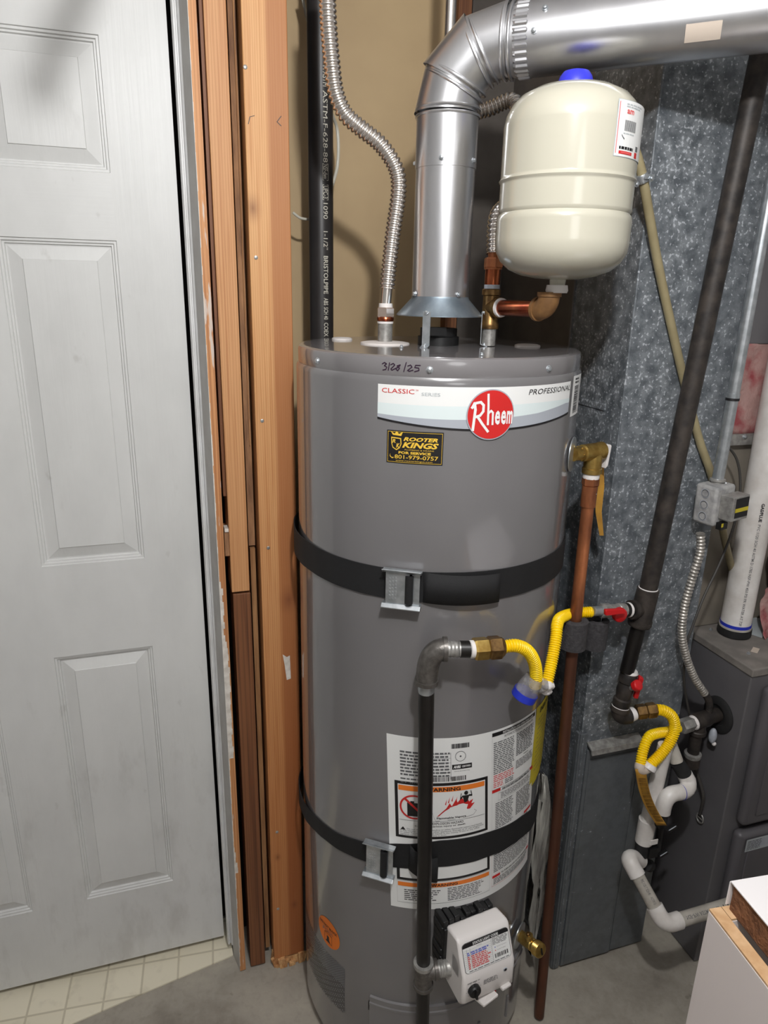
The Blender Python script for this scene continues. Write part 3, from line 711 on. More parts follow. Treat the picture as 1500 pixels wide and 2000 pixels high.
    b = MB(); b.box((-.002, -.001, -.012), (.002, .001, .012), 'ink', Matrix.Translation(hm(-40.9, .205, .001)) @ Matrix.Rotation(math.radians(-41), 4, 'Z')); b.build('cover_latch_slot', H, 0)
    for a in (12, 32):
        b = MB(); b.tube([hm(a, .09, .005), hm(a, .15, .005)], .003, 'grey', 8); b.build('cover_rib', H)
    # plugs, washers on the lid
    for (px, py, r_) in ((636, 660, .0205), (752, 671, .046), (1030, 677, .024)):
        p = pZ(px, py, 1.546)
        if px == 636: p = V((.355, 1.385, 1.546))
        if px == 752: p = V((.408, 1.272, 1.546))
        b = MB(); b.lathe([(r_, 0), (r_*.98, .003), (r_*.8, .0045), (.0, .0055)], p, (0, 0, 1), 'wrub', 28); b.build('lid_washer', H)
    for (px, py) in ((784, 679), (855, 669), (941, 694)):
        p = pZ(px, py, 1.547); b = MB(); screw(b, p, (0, 0, 1), .003); b.build('lid_screw', H)
    # draft hood
    h0 = V((C0[0], C0[1], 0)); cz = 1.5995
    b = MB(); b.lathe([(.0775, cz), (.0785, cz-.001), (.0785, cz+.001), (.0525, 1.6285), (.051, 1.634), (.050, 1.634), (.0515, 1.6275), (.0765, cz+.001)], h0, (0, 0, 1), 'hood', 64); b.build('draft_hood', H, 30)
    for a in (-38, 62, 175):
        b = MB(); d = nrm(a); t_ = V((-d.y, d.x, 0)); p0 = h0+d*.079; fr_ = Matrix.Identity(4)
        P = [p0+V((0, 0, cz+.008)), p0+V((0, 0, 1.551)), p0+V((0, 0, 1.5475))+d*.012]
        vs = []
        for q in P: vs += [q-t_*.007, q+t_*.007]
        b.add(vs, [(0, 1, 3, 2), (2, 3, 5, 4)], 'zinc'); o = b.build('hood_leg', H, 0, solid=.0014)
        for q_, n_ in ((p0+d*.001+V((0, 0, cz+.006)), d+V((0, 0, .6))), (p0+d*.006+V((0, 0, 1.5485)), V((0, 0, 1)))): b = MB(); screw(b, q_, n_, .003); b.build('leg_screw', H)
    b = MB(); b.lathe([(.038, 1.547), (.038, 1.562), (.034, 1.563), (.034, 1.577), (.0, 1.577)], h0, (0, 0, 1), 'black', 32); b.box((.47, 1.20, 1.566), (.50, 1.21, 1.58), 'black'); b.build('flue_collar', H)
    # tappings
    b = MB(); zr = pY(1157, 882, 1.075).z; d = nrm(47); p = hm(47, zr, 0)
    b.lathe([(.0315, .0015), (.0315, .0035), (.012, .0045)], p, d, 'zinc', 40); b.build('relief_port_washer', H)
    # drain cock
    g = thing('x', (C0[0], C0[1], 0)); bpy.data.objects.remove(g)
    a = 38; d = nrm(a); p = cyl(1010, 1822); p = hm(a, p.z, 0)
    b = MB(); b.lathe([(.028, .006), (.028, .008), (.012, .009)], p, d, 'zinc', 36); b.build('drain_washer', H)
    b = MB(); tt = p+d*.008; dd = min((((at(1056, 1857, 1.2+.002*k)-tt) for k in range(200))), key=lambda v: abs(v.length-.064)).normalized()
    b.lathe([(.0125, 0), (.0125, .012), (.0135, .013), (.0135, .040), (.0115, .042), (.0115, .046), (.0150, .048), (.0150, .064), (.010, .066)], tt, dd, 'brass', 24)
    for k in range(5): b.lathe([(.0150, .049+.003*k), (.0160, .0505+.003*k), (.0150, .052+.003*k)], tt, dd, 'brass', 24)
    q = tt+dd*.034; cam_d = (CAM-q).normalized()*.45+V((0, 0, 1)); e = (cam_d-dd*cam_d.dot(dd)).normalized()
    b.lathe([(.0085, .004), (.0085, .016), (.0095, .017), (.0095, .021), (.007, .022)], q, e, 'brass', 20); b.lathe([(.0045, .020), (.0045, .026), (.003, .028)], q, e, 'brassd', 12)
    b.build('drain_cock', H)
    b = MB(); b.box((-.0012, -.007, 0), (.0012, .007, .003), 'ink', Matrix.Translation(tt+dd*.0655) @ dd.to_track_quat('Z', 'Y').to_matrix().to_4x4()); b.build('drain_screw_slot', H, 0)
    gas_valve(H)
    return H
def gas_valve(H):
    a = 7.0; n_ = nrm(a); t_ = V((math.cos(math.radians(a)), math.sin(math.radians(a)), 0)); z_ = V((0, 0, 1))
    o = cyl(953, 1886, R+.085); o = o-n_*.088
    fr = Matrix(((t_.x, n_.x, 0, o.x), (t_.y, n_.y, 0, o.y), (t_.z, n_.z, 1, o.z), (0, 0, 0, 1)))   # x = width, y = outwards, z = up
    b = MB(); random.seed(5)
    b.box((-.064, -.03, -.055), (.052, .030, .054), 'black', fr)
    for k in range(9):
        x = -.064+.013*k; b.box((x, -.02, .045+random.random()*.008), (x+.0118, .020+.006*random.random(), .060+random.random()*.010), 'black', fr)
    for k in range(6): b.box((-.068+.003*random.random(), -.01, -.05+.018*k), (-.060, .024, -.036+.018*k), 'black', fr)
    b.build('valve_mounting_block', H, 0, bevel=.003)
    b = MB(); W = .0575
    pr = [(.022, .058), (.056, .064), (.068, .058), (.092, .002), (.097, -.008), (.098, -.058), (.088, -.072), (.022, -.066)]
    b.prism([fr @ V((-W, y, z)) for y, z in pr], t_*(2*W), 'wplast'); b.build('gas_control_valve', H, 40, bevel=.0075, seg=3)
    # status plate on the sloping face
    p0 = fr @ V((0, .0683, .058)); p1 = fr @ V((0, .0923, .002)); upv = (p0-p1).normalized(); mid = (p0+p1)/2
    pm0 = planemap(mid, t_, upv); D = Dec(lambda u, v, h: pm0(u*1.08, v*.80, h)); hw, hh = .0475, .0345; sx_, sy_ = 1.08, .80
    rc = .008
    def rrect(hw, hh, rc): return [(sx*(hw-rc)+rc*math.cos(q), sy*(hh-rc)+rc*math.sin(q)) for sx, sy, q0 in ((1, 1, 0), (-1, 1, PI/2), (-1, -1, PI), (1, -1, 1.5*PI)) for q in [q0+PI/2*i/6 for i in range(7)]]
    D.poly(rrect(hw, hh, rc), 'ink', .0006); D.poly(rrect(hw-.0008, hh-.0008, rc-.0006), 'white', .0009)
    D.poly([p for p in rrect(hw-.0008, hh-.0008, rc-.0006) if p[1] > .024]+[(-hw+.0008, .0235), (hw-.0008, .0235)], 'ink', .0012)
    D.text('STATUS LIGHT CODE', -.026, .0255, .026, .0315, 'white', .0016, .03)
    D.rect(.010, -.030, .0104, .0235, 'inkg', .0012)
    for k in range(11): D.rect(-.045, -.026+.0043*k, .010, -.0257+.0043*k, 'inkg', .0012)
    for x in (-.040, -.033): D.rect(x, -.026, x+.0004, .0205, 'inkg', .0012)
    for k in range(9): D.micro(-.0325+.001*random.random(), -.0255+.0043*k, .001+.008*random.random(), -.0222+.0043*k, 1, 'inkr' if k < 7 else 'inkb', .0014, .75, .1, .006); D.micro(-.0395, -.0255+.0043*k, -.0345, -.0222+.0043*k, 1, 'inkr' if k < 7 else 'inkb', .0014, .75, 0, .004)
    D.text('STATUS', -.019, .0188, -.009, .0212, 'inkg', .0014)
    D.micro(.012, .006, .046, .0225, 6, 'inkg', .0014, .45); D.disc(.0165, 0, .0012, .0012, 'inkb', .0014, 10); D.disc(.0165, -.0075, .0012, .0012, 'inkr', .0014, 10)
    D.text('Normal Operation', .020, -.001, .040, .0012, 'inkg', .0014); D.text('System Problem', .020, -.0085, .038, -.0063, 'inkg', .0014)
    D.bars(.014, -.024, .042, -.0145, 'ink', .0014); D.micro(-.040, -.032, .044, -.0285, 1, 'inkg', .0014, .5, .05)
    D.build('status_plate', H)
    # lower face
    q0 = fr @ V((0, .0972, -.010)); q1 = fr @ V((0, .0982, -.058)); up2 = (q0-q1).normalized(); nn = t_.cross(up2); mid2 = (q0+q1)/2
    if nn.dot(n_) < 0: nn = -nn
    D = Dec(planemap(mid2, t_, up2)); D.micro(-.050, .0205, -.022, .024, 2, 'inkg', .0006, .4); D.micro(-.014, .004, .018, .016, 4, 'inkg', .0006, .4)
    for k in range(7):
        q = PI*(.05+.2*k); D.rect(-.036+.0155*math.cos(q)-.0005, .004+.0155*math.sin(q)-.0005, -.036+.0155*math.cos(q)+.0012, .004+.0155*math.sin(q)+.0005, 'inkg', .0006)
    D.build('dial_markings', H)
    b = MB(); c = mid2-t_*.036+up2*.004; b.lathe([(.0125, 0), (.0125, .007), (.011, .0095), (0, .0095)], c, nn, 'black', 28); b.box((-.0018, -.0105, 0), (.0018, .0105, .0145), 'black', Matrix.Translation(c) @ nn.to_track_quat('Z', 'Y').to_matrix().to_4x4()); b.build('temperature_dial', H, 30)
    b = MB(); c = mid2+t_*.034+up2*.019; b.lathe([(.0042, 0), (.0042, .0012), (.003, .0014), (.003, .0002), (0, .0002)], c, nn, 'silv', 16); b.lathe([(.0026, 0), (.0026, .0017), (0, .0017)], c, nn, 'ink', 12); b.build('indicator_window', H)
    b = MB(); 
    b.prism([fr @ V((x, y, z)) for x, y, z in ((-.024, .080, -.074), (.014, .080, -.066), (.014, .110, -.054), (-.018, .110, -.066))], V((0, 0, -.007)), 'wplast')
    b.prism([fr @ V((x, y, z)) for x, y, z in ((.026, .080, -.062), (.046, .080, -.058), (.046, .106, -.048), (.026, .106, -.052))], V((0, 0, -.007)), 'wplast'); b.build('igniter_lever', H, 0, bevel=.002)
    b = MB(); b.box((-.036, .025, -.094), (.05, .078, -.068), 'black', fr); b.box((.014, .078, -.078), (.024, .092, -.07), 'red', fr); b.build('igniter_housing', H, 0, bevel=.004)
    D = Dec(planemap(fr @ V((-W-.0004, .064, .006)), -n_, z_)); D.rect(-.012, -.022, .012, .014, 'white', .0004); D.rect(-.012, .014, .012, .020, 'orangeb', .0006); D.micro(-.010, -.019, .010, .012, 8, 'inkg', .0006, .4, .1, .005); D.build('side_label', H)
HE = heater()

# ------------------------------------------------------------------ straps
def strap(z0f, z1f, a0, a1, name, label, clip_a, clip_zt, clip_zb, tail=None):
    t = thing(name, (C0[0], C0[1], z0f(0)), label, 'strap', 'straps round the water heater')
    b = MB(); n = 150; vs = []
    for i in range(n+1):
        a = a0+(a1-a0)*i/n; wv = .0003*math.sin(a*.5)
        off = .0026
        if abs(a) > 75: off = .0026+(abs(a)-75)*.0003
        vs += [hm(a, z0f(a), off+wv), hm(a, z1f(a), off+wv), hm(a, z1f(a), off-.002), hm(a, z0f(a), off-.002)]
    fs = []
    for i in range(n):
        for j in range(4): k = (j+1) % 4; fs.append((i*4+j, i*4+k, i*4+4+k, i*4+4+j))
    fs += [(0, 1, 2, 3), (n*4+3, n*4+2, n*4+1, n*4)]; b.add(vs, fs, 'web'); b.build('webbing', t, 30)
    if tail:
        ta0, ta1, tz0, tz1, oo = tail; b = MB(); m_ = 16; vs = []
        for i in range(m_+1):
            a = ta0+(ta1-ta0)*i/m_; q = i/m_; lift = oo*math.sin(PI*min(1, q*1.0))**.8+.004+.006*q
            dz = tz0(q); dz1 = tz1(q)
            vs += [hm(a, dz, lift), hm(a, dz1, lift)]
        b.add(vs, [(2*i, 2*i+2, 2*i+3, 2*i+1) for i in range(m_)], 'web'); b.build('loose_tail', t, 30, solid=.002)
    # cam buckle
    ca, cw = clip_a; w2 = cw/2; zt, zb = clip_zt, clip_zb; d = nrm(ca); tt = V((-d.y, d.x, 0))
    o = hm(ca, (zt+zb)/2, .006); hh = (zt-zb)/2
    fr = Matrix(((tt.x, d.x, 0, o.x), (tt.y, d.y, 0, o.y), (0, 0, 1, o.z), (0, 0, 0, 1)))
    b = MB()
    for s in (1, -1): b.prism([fr @ V((-w2, y, s*z)) for y, z in ((-.003, hh-.006), (.010, hh-.006), (.016, hh-.001), (.0155, hh+.001), (.008, hh-.003), (-.003, hh-.003))], tt*cw, 'zinc')
    b.box((w2-.016, .004, -hh+.004), (w2-.003, .006, hh-.004), 'zinc', fr); b.build('buckle_frame', t, 0, bevel=.0006)
    b = MB(); b.box((-w2+.006, .007, -hh+.006), (w2-.020, .0085, hh-.006), 'zinc', fr)
    for k in range(3):
        for j in range(7): b.box((-w2+.012+.005*k, .0083, -hh+.012+.0062*j), (-w2+.0145+.005*k, .0091, -hh+.015+.0062*j+.001*k), 'zinc', fr)
    b.build('buckle_plate', t, 0, bevel=.0005)
    b = MB(); b.tube([fr @ V((w2-.020, .0095, -hh+.010)), fr @ V((w2-.020, .0095, hh-.010))], .0068, 'web', 14); b.build('webbing_loop', t)
    return t
strap(lambda a: 1.145, lambda a: 1.199, -118, 108, 'tank_strap', 'upper black webbing strap with zinc cam buckle on grey heater', (-31.0, .066), 1.205, 1.137,
      (-23.5, 4.5, lambda q: 1.145-.002*q, lambda q: 1.199-.004*q, .006))
def s2t(a): return .650-.0000195*(a+2)**2 if a < 45 else .607
def interp(P, a):
    if a <= P[0][0]: return P[0][1]
    for (x0, y0), (x1, y1) in zip(P, P[1:]):
        if a <= x1: t = (a-x0)/(x1-x0); t = t*t*(3-2*t)*.4+t*.6; return y0+(y1-y0)*t
    return P[-1][1]
def tz(a): return interp([(-118, .575), (-90, .590), (-63, .606), (-44, .622), (-29, .641), (-12, .654), (8, .651), (28, .641), (47, .619), (108, .575)], a)
def bz(a): return interp([(-118, .530), (-90, .552), (-63, .570), (-44, .578), (-29, .585), (-12, .593), (8, .592), (28, .586), (47, .566), (108, .52)], a)
strap(bz, tz, -118, 108, 'tank_strap', 'lower black webbing strap crossing the white warning label sheet', (-37.0, .062), .640, .563,
      (-25, -13, lambda q: .587-.024*q*q, lambda q: .645-.022*q, .014))

# ------------------------------------------------------------------ vent pipe
def vent():
    zs = 1.628; r = .0515; th = math.radians(127); d = V((math.sin(th), math.cos(th), .030)).normalized()
    t = thing('vent_pipe', (C0[0], C0[1], zs), 'shiny round sheet metal vent pipe rising from heater and elbowing right', 'vent pipe')
    c = V((C0[0], C0[1], 0))
    b = MB(); b.lathe([(r, zs), (r, zs+.002), (r, 1.841), (r, 1.843)], c, (0, 0, 1), 'vent', 64); b.build('lower_section', t)
    b = MB(); b.lathe([(r+.0012, 1.842), (r+.0012, 1.925)], c, (0, 0, 1), 'vent', 64); b.build('elbow_section', t)
    # adjustable elbow: mitred gores
    za = 1.928; Rb = .098; up_ = V((0, 0, 1)); cen = c+up_*za+V((d.x, d.y, 0)).normalized()*Rb
    dh = V((d.x, d.y, 0)).normalized(); N = 3; ang = [0, PI/6, PI/3, PI/2]
    def ring_at(q, rad):
        o = cen-dh*(Rb*math.cos(q))+up_*(Rb*math.sin(q)); tg = dh*math.sin(q)+up_*math.cos(q); nr = -dh*math.cos(q)+up_*math.sin(q)
        return o, tg, nr
    side = up_.cross(dh)
    cuts = [0, PI*.155, PI*.345, PI*.5]
    for k in range(3):
        q0, q1 = cuts[k], cuts[k+1]; qm = (q0+q1)/2; b = MB(); vs = []; seg = 64
        om, tm, nm = ring_at(qm, r)
        om = cen+nm*(Rb/math.cos((q1-q0)/2)*.985)
        rad = r+.001*(k % 2)
        for (q,) in ((q0,), (q1,)):
            pn = -dh*(-math.sin(q))+up_*math.cos(q); pn = dh*math.sin(q)+up_*math.cos(q)
            for j in range(seg):
                f_ = 2*PI*j/seg; p = om+nm*(rad*math.cos(f_))+side*(rad*math.sin(f_))
                s_ = (cen-p).dot(pn)/tm.dot(pn); vs.append(p+tm*s_)
        b.add(vs, [(j, (j+1) % seg, seg+(j+1) % seg, seg+j) for j in range(seg)], 'vent'); b.build('elbow_gore', t)
    for q in cuts:      # swaged beads
        b = MB(); o, tg, nr = ring_at(q, r); 
        tilt = 0
        for off in (-.0055, .0055):
            P = []
            for j in range(65):
                f_ = 2*PI*j/64; P.append(o+nr*((r+.0008)*math.cos(f_)*1.015)+side*((r+.0008)*math.sin(f_))+tg*off)
            b.tube(P, .0026, 'vent', 8, caps=False)
        b.build('elbow_bead', t)
    e0 = cen+up_*Rb; L = .95
    b = MB(); b.lathe([(r-.001, 0), (r-.001, .02), (r, .022), (r, .032)], e0, d, 'vent', 64)
    # crimped end: ridges
    vs = []; seg = 128
    for (h, amp) in ((.012, 0), (.016, .0024), (.034, .0024), (.036, 0)):
        ax = d; a = V((0, 0, 1)); nx = (a-ax*a.dot(ax)).normalized(); ny = ax.cross(nx)
        for j in range(seg):
            f_ = 2*PI*j/seg; rad = r+.0005+(amp if j % 4 < 2 else 0); vs.append(e0+ax*h+nx*math.cos(f_)*rad+ny*math.sin(f_)*rad)
    b.add(vs, [(i*seg+j, i*seg+(j+1) % seg, (i+1)*seg+(j+1) % seg, (i+1)*seg+j) for i in range(3) for j in range(seg)], 'vent'); b.build('crimped_end', t, 20)
    b = MB(); b.lathe([(r+.0015, .034), (r+.0015, L)], e0, d, 'vent', 72); b.build('horizontal_section', t)
    # tape patch
    ax = d; nx = (up_-ax*up_.dot(ax)).normalized(); ny = ax.cross(nx)
    b = MB(); vs = []
    for i in range(7):
        for s_ in (0, 1):
            f_ = math.radians(112+26*i/6)
            dirn = nx*math.cos(f_)+ny*math.sin(f_)
            if dirn.dot(CAM-e0) < 0: dirn = nx*math.cos(f_)-ny*math.sin(f_)
            vs.append(e0+ax*(.262+.048*s_)+dirn*(r+.0022))
    b.add(vs, [(2*i, 2*i+1, 2*i+3, 2*i+2) for i in range(6)], 'tape'); b.build('tape_patch', t)
    vd = (V((0, 0, 0))-V((C0[0], C0[1], 0))).normalized(); sd = V((-vd.y, vd.x, 0))
    for z in (1.853, 1.6365):
        for k, q in enumerate((-100, -8, 62) if z > 1.7 else (-58, 38)):
            qq = math.atan2(vd.y, vd.x)+math.radians(q); n_ = V((math.cos(qq), math.sin(qq), 0)); b = MB(); screw(b, c+up_*z+n_*(r+.001), n_, .004); b.build('sheet_metal_screw', t)
    for h, f_ in ((.06, -62), (.046, -95), (.3, -70)):
        f_ = math.radians(f_); dirn = nx*math.cos(f_)+ny*math.sin(f_)
        if dirn.dot(CAM-e0) < 0: dirn = nx*math.cos(f_)-ny*math.sin(f_)
        b = MB(); screw(b, e0+ax*h+dirn*(r+.0015), dirn, .004); b.build('sheet_metal_screw', t)
vent()

# ------------------------------------------------------------------ supply connectors and tank
def connectors():
    p = V((.408, 1.272, 1.5505))
    t = thing('hot_water_connector', p, 'corrugated stainless flex water connector snaking up from left of heater lid', 'pipe')
    b = MB(); b.lathe([(.0135, 0), (.0135, .032), (.0125, .033)], p, (0, 0, 1), 'galvp', 24); b.build('nipple', t)
    b = MB(); b.lathe([(.0145, .0325), (.0148, .036), (.012, .037)], p, (0, 0, 1), 'wplast', 24); b.build('gasket', t)
    b = MB(); b.lathe([(.0150, .037), (.0158, .041), (.0150, .044)], p, (0, 0, 1), 'copperr', 24); b.hexn(p+V((0, 0, .043)), p+V((0, 0, .061)), .0168, 'nickel'); b.build('hex_nut', t, 20)
    b = MB(); b.lathe([(.0122, .060), (.0128, .062), (.0122, .068), (.010, .068)], p, (0, 0, 1), 'wplast', 24); b.build('dielectric_ring', t)
    def w(px, py, yy=1.272): return pY(px, py, yy)
    b = MB(); b.tube([p+V((0, 0, .066)), w(756, 563)], .0098, 'steel', 20); b.build('tube', t)
    pts = [w(756, 563), w(759, 530), w(767, 460), w(777, 390), w(778, 350), w(768, 318), w(742, 281), w(704, 250), w(674, 222), w(656, 180), w(648, 120), w(642, 50), w(639, -30), w(640, -120)]
    b = MB(); flex(b, pts, .0142, .0078, .0036, 'steel', 20, 4); b.build('corrugated_tube', t, 60)
    # cold side: goes up behind the vent
    q = V((.588, 1.208, 1.548))
    t = thing('cold_water_branch', q, 'copper and brass tee with expansion tank elbow standing on right of heater lid', 'pipe fitting')
    b = MB(); b.lathe([(.0125, 0), (.0125, .03)], q, (0, 0, 1), 'galvp', 20); b.build('nipple', t)
    zq = lambda py: pY(957, py, q.y).z
    zt = zq(600)
    b = MB(); b.lathe([(.0155, zq(642)-q.z), (.0165, zq(640)-q.z), (.0165, zq(632)-q.z), (.0148, zq(628)-q.z), (.0148, zq(578)-q.z), (.0172, zq(576)-q.z), (.0172, zq(566)-q.z), (.015, zq(564)-q.z)], q, (0, 0, 1), 'brassd', 24)
    el = pY(1071, 598, 1.058); tc = V((q.x, q.y, zt)); hd = (V((el.x, el.y, zt))-tc).normalized()
    b.lathe([(.0148, 0), (.0150, .018), (.0178, .020), (.0178, .028), (.014, .029)], tc, hd, 'brassd', 24); b.build('tee', t)
    b = MB(); b.lathe([(.0150, .026), (.0168, .028), (.0162, .033), (.0128, .034)], tc, hd, 'wplast', 24); b.build('thread_tape', t)
    el = V((el.x, el.y, zt+.001))
    b = MB(); b.tube([tc+hd*.03, el-hd*.022], .0136, 'copperr', 20); b.build('side_nipple', t)
    b = MB(); b.tube(arc_elbow(el-hd*.022, el, el+V((0, 0, .024)), 8), .0175, 'bronze', 24); b.lathe([(.0198, 0), (.0198, .006)], el-hd*.026, hd, 'bronze', 24); b.lathe([(.0195, 0), (.0195, .007)], el+V((0, 0, .020)), (0, 0, 1), 'bronze', 24); b.build('elbow', t)
    b = MB(); b.lathe([(.0143, zq(566)-q.z), (.0143, zq(556)-q.z)], q, (0, 0, 1), 'silv', 20); b.lathe([(.0138, zq(557)-q.z), (.0138, zq(526)-q.z)], q, (0, 0, 1), 'copperr', 20); b.build('copper_coupling', t)
    b = MB(); h5 = zq(524)-q.z; h6 = zq(503)-q.z; b.lathe([(.016, h5-.002), (.016, h5+.001)], q, (0, 0, 1), 'copper', 20); b.hexn(q+V((0, 0, h5)), q+V((0, 0, h6)), .0172, 'copper'); b.lathe([(.0105, h6), (.0105, h6+.008)], q, (0, 0, 1), 'copper', 18); b.build('hex_nut', t, 20)
    c = pY(878, 75, 1.38)
    pts = [q+V((0, 0, h6+.006)), q+V((.006, .012, .22)), q+V((.05, .05, .27)), pY(1010, 206, 1.33), pY(950, 214, 1.37), V((c.x, 1.385, 1.95)), V((c.x, 1.38, 2.0)), V((c.x, 1.38, 2.060))]
    b = MB(); flex(b, pts, .0142, .0078, .0036, 'steel', 16, 4); b.build('corrugated_tube', t, 60)
    b = MB(); b.lathe([(.0148, 0), (.0158, .004), (.0148, .008), (.0102, .010), (.0102, .35)], V((c.x, 1.38, 2.055)), (0, 0, 1), 'steel', 20); b.build('tube', t)
    # expansion tank
    tp = pY(1098, 450, 1.050); T = V((tp.x, tp.y, 0)); r = .1035
    z0 = el.z+.042; zb = pY(1090, 541, T.y-.02).z; ztp = pY(1105, 157, T.y-.02).z
    t = thing('expansion_tank', (T.x, T.y, z0), 'cream expansion tank with blue cap hanging under the shiny vent pipe', 'tank')
    zr1 = pY(1095, 332, T.y-.10).z; zr2 = pY(1095, 403, T.y-.10).z
    pr = [(.012, zb-.016), (.013, zb-.004), (.035, zb-.0025), (.060, zb+.002), (.080, zb+.010), (.094, zb+.022), (.1015, zb+.036), (r, zb+.050), (r, zr2-.010), (r-.0012, zr2-.004), (r-.0045, zr2), (r-.002, zr2+.004),
          (r-.002, zr1-.004), (r-.0012, zr1-.003), (r+.0004, zr1), (r-.0012, zr1+.003), (r-.002, zr1+.004), (r-.002, ztp-.056), (r-.005, ztp-.042), (r-.012, ztp-.028), (r-.024, ztp-.016), (r-.044, ztp-.006), (.030, ztp-.001), (.0, ztp)]
    pr2 = [pr[0]]
    for p_, q_ in zip(pr, pr[1:]):
        if q_[1]-p_[1] > .02: pr2 += [(p_[0], p_[1]+.002), (q_[0], q_[1]-.002)]
        pr2.append(q_)
    b = MB(); b.lathe(pr2, T, (0, 0, 1), 'cream', 96); b.build('tank_shell', t, 40)
    b = MB(); b.lathe([(.0165, el.z+.026), (.0180, el.z+.030), (.0165, zb-.012), (.0125, zb-.012)], T, (0, 0, 1), 'wplast', 24); b.build('threaded_stub', t)
    b = MB(); cz = ztp-.003; b.lathe([(.0265, cz), (.0265, cz+.006), (.0235, cz+.015), (.019, cz+.021), (.010, cz+.0235), (.0, cz+.024)], T, (0, 0, 1), 'blue', 32)
    for k in range(2):
        q_ = V((0, -1, 0)) if k == 0 else V((1, 0, 0)); b.box((-.002, -.002, 0), (.002, .002, .004), 'blue', Matrix.Translation(T+V((0, 0, cz))+q_*.022))
    b.build('valve_cap', t)
    def tm(u, v, h): a_ = math.radians(u); rr_ = r-.002+h; return V((T.x+rr_*math.sin(a_), T.y-rr_*math.cos(a_), v))
    D = Dec(tm); A, B = 5.5, 62; zl, zh = 1.829, 1.901
    kz = lambda z: z
    D.rect(A, zl, B, zh, 'inkc', .0004, 14); D.rect(A+.6, zl+.0007, B, zh-.0007, 'white', .0008, 14)
    D.rect(A+1.5, zl+.004, A+2.2, zh-.003, 'inkr', .001)
    D.micro(A+10, .893, A+30, .0, 1, 'inkg', .001) if False else None
    D.micro(A+9, 1.8915, A+34, 1.8975, 2, 'inkc', .0012, .5, .2, 4); D.text('am', A+10, 1.884, A+19, 1.8895, 'inkr', .0012, .03)
    for k in range(11): D.rect(A+9+1.4*k, 1.8625, A+9.9+1.4*k, 1.876, 'inkg', .0012)
    D.micro(A+8, 1.858, A+24, 1.8605, 1, 'inkc', .0012, .5, .2, 3); D.line([(A+6.5, 1.857), (A+8.5, 1.8535), (A+10, 1.852)], .0016, 'inkg', .0012)
    D.text('THERMAL', A+5, 1.8385, A+24, 1.8425, 'ink', .0012) if False else D.micro(A+5, 1.8385, A+24, 1.843, 1, 'ink', .0012, .8, .05, 3)
    D.rect(A+5, 1.8328, A+22, 1.8368, 'redl', .0012, 4); D.rect(A+7, 1.8338, A+20, 1.8358, 'inkr', .0014, 3); D.rect(A+27, 1.831, A+32, 1.8385, 'redl', .0012, 2); D.rect(A+28, 1.840, A+33, 1.8465, 'inkg', .0012, 2)
    D.build('product_label', t)
connectors()

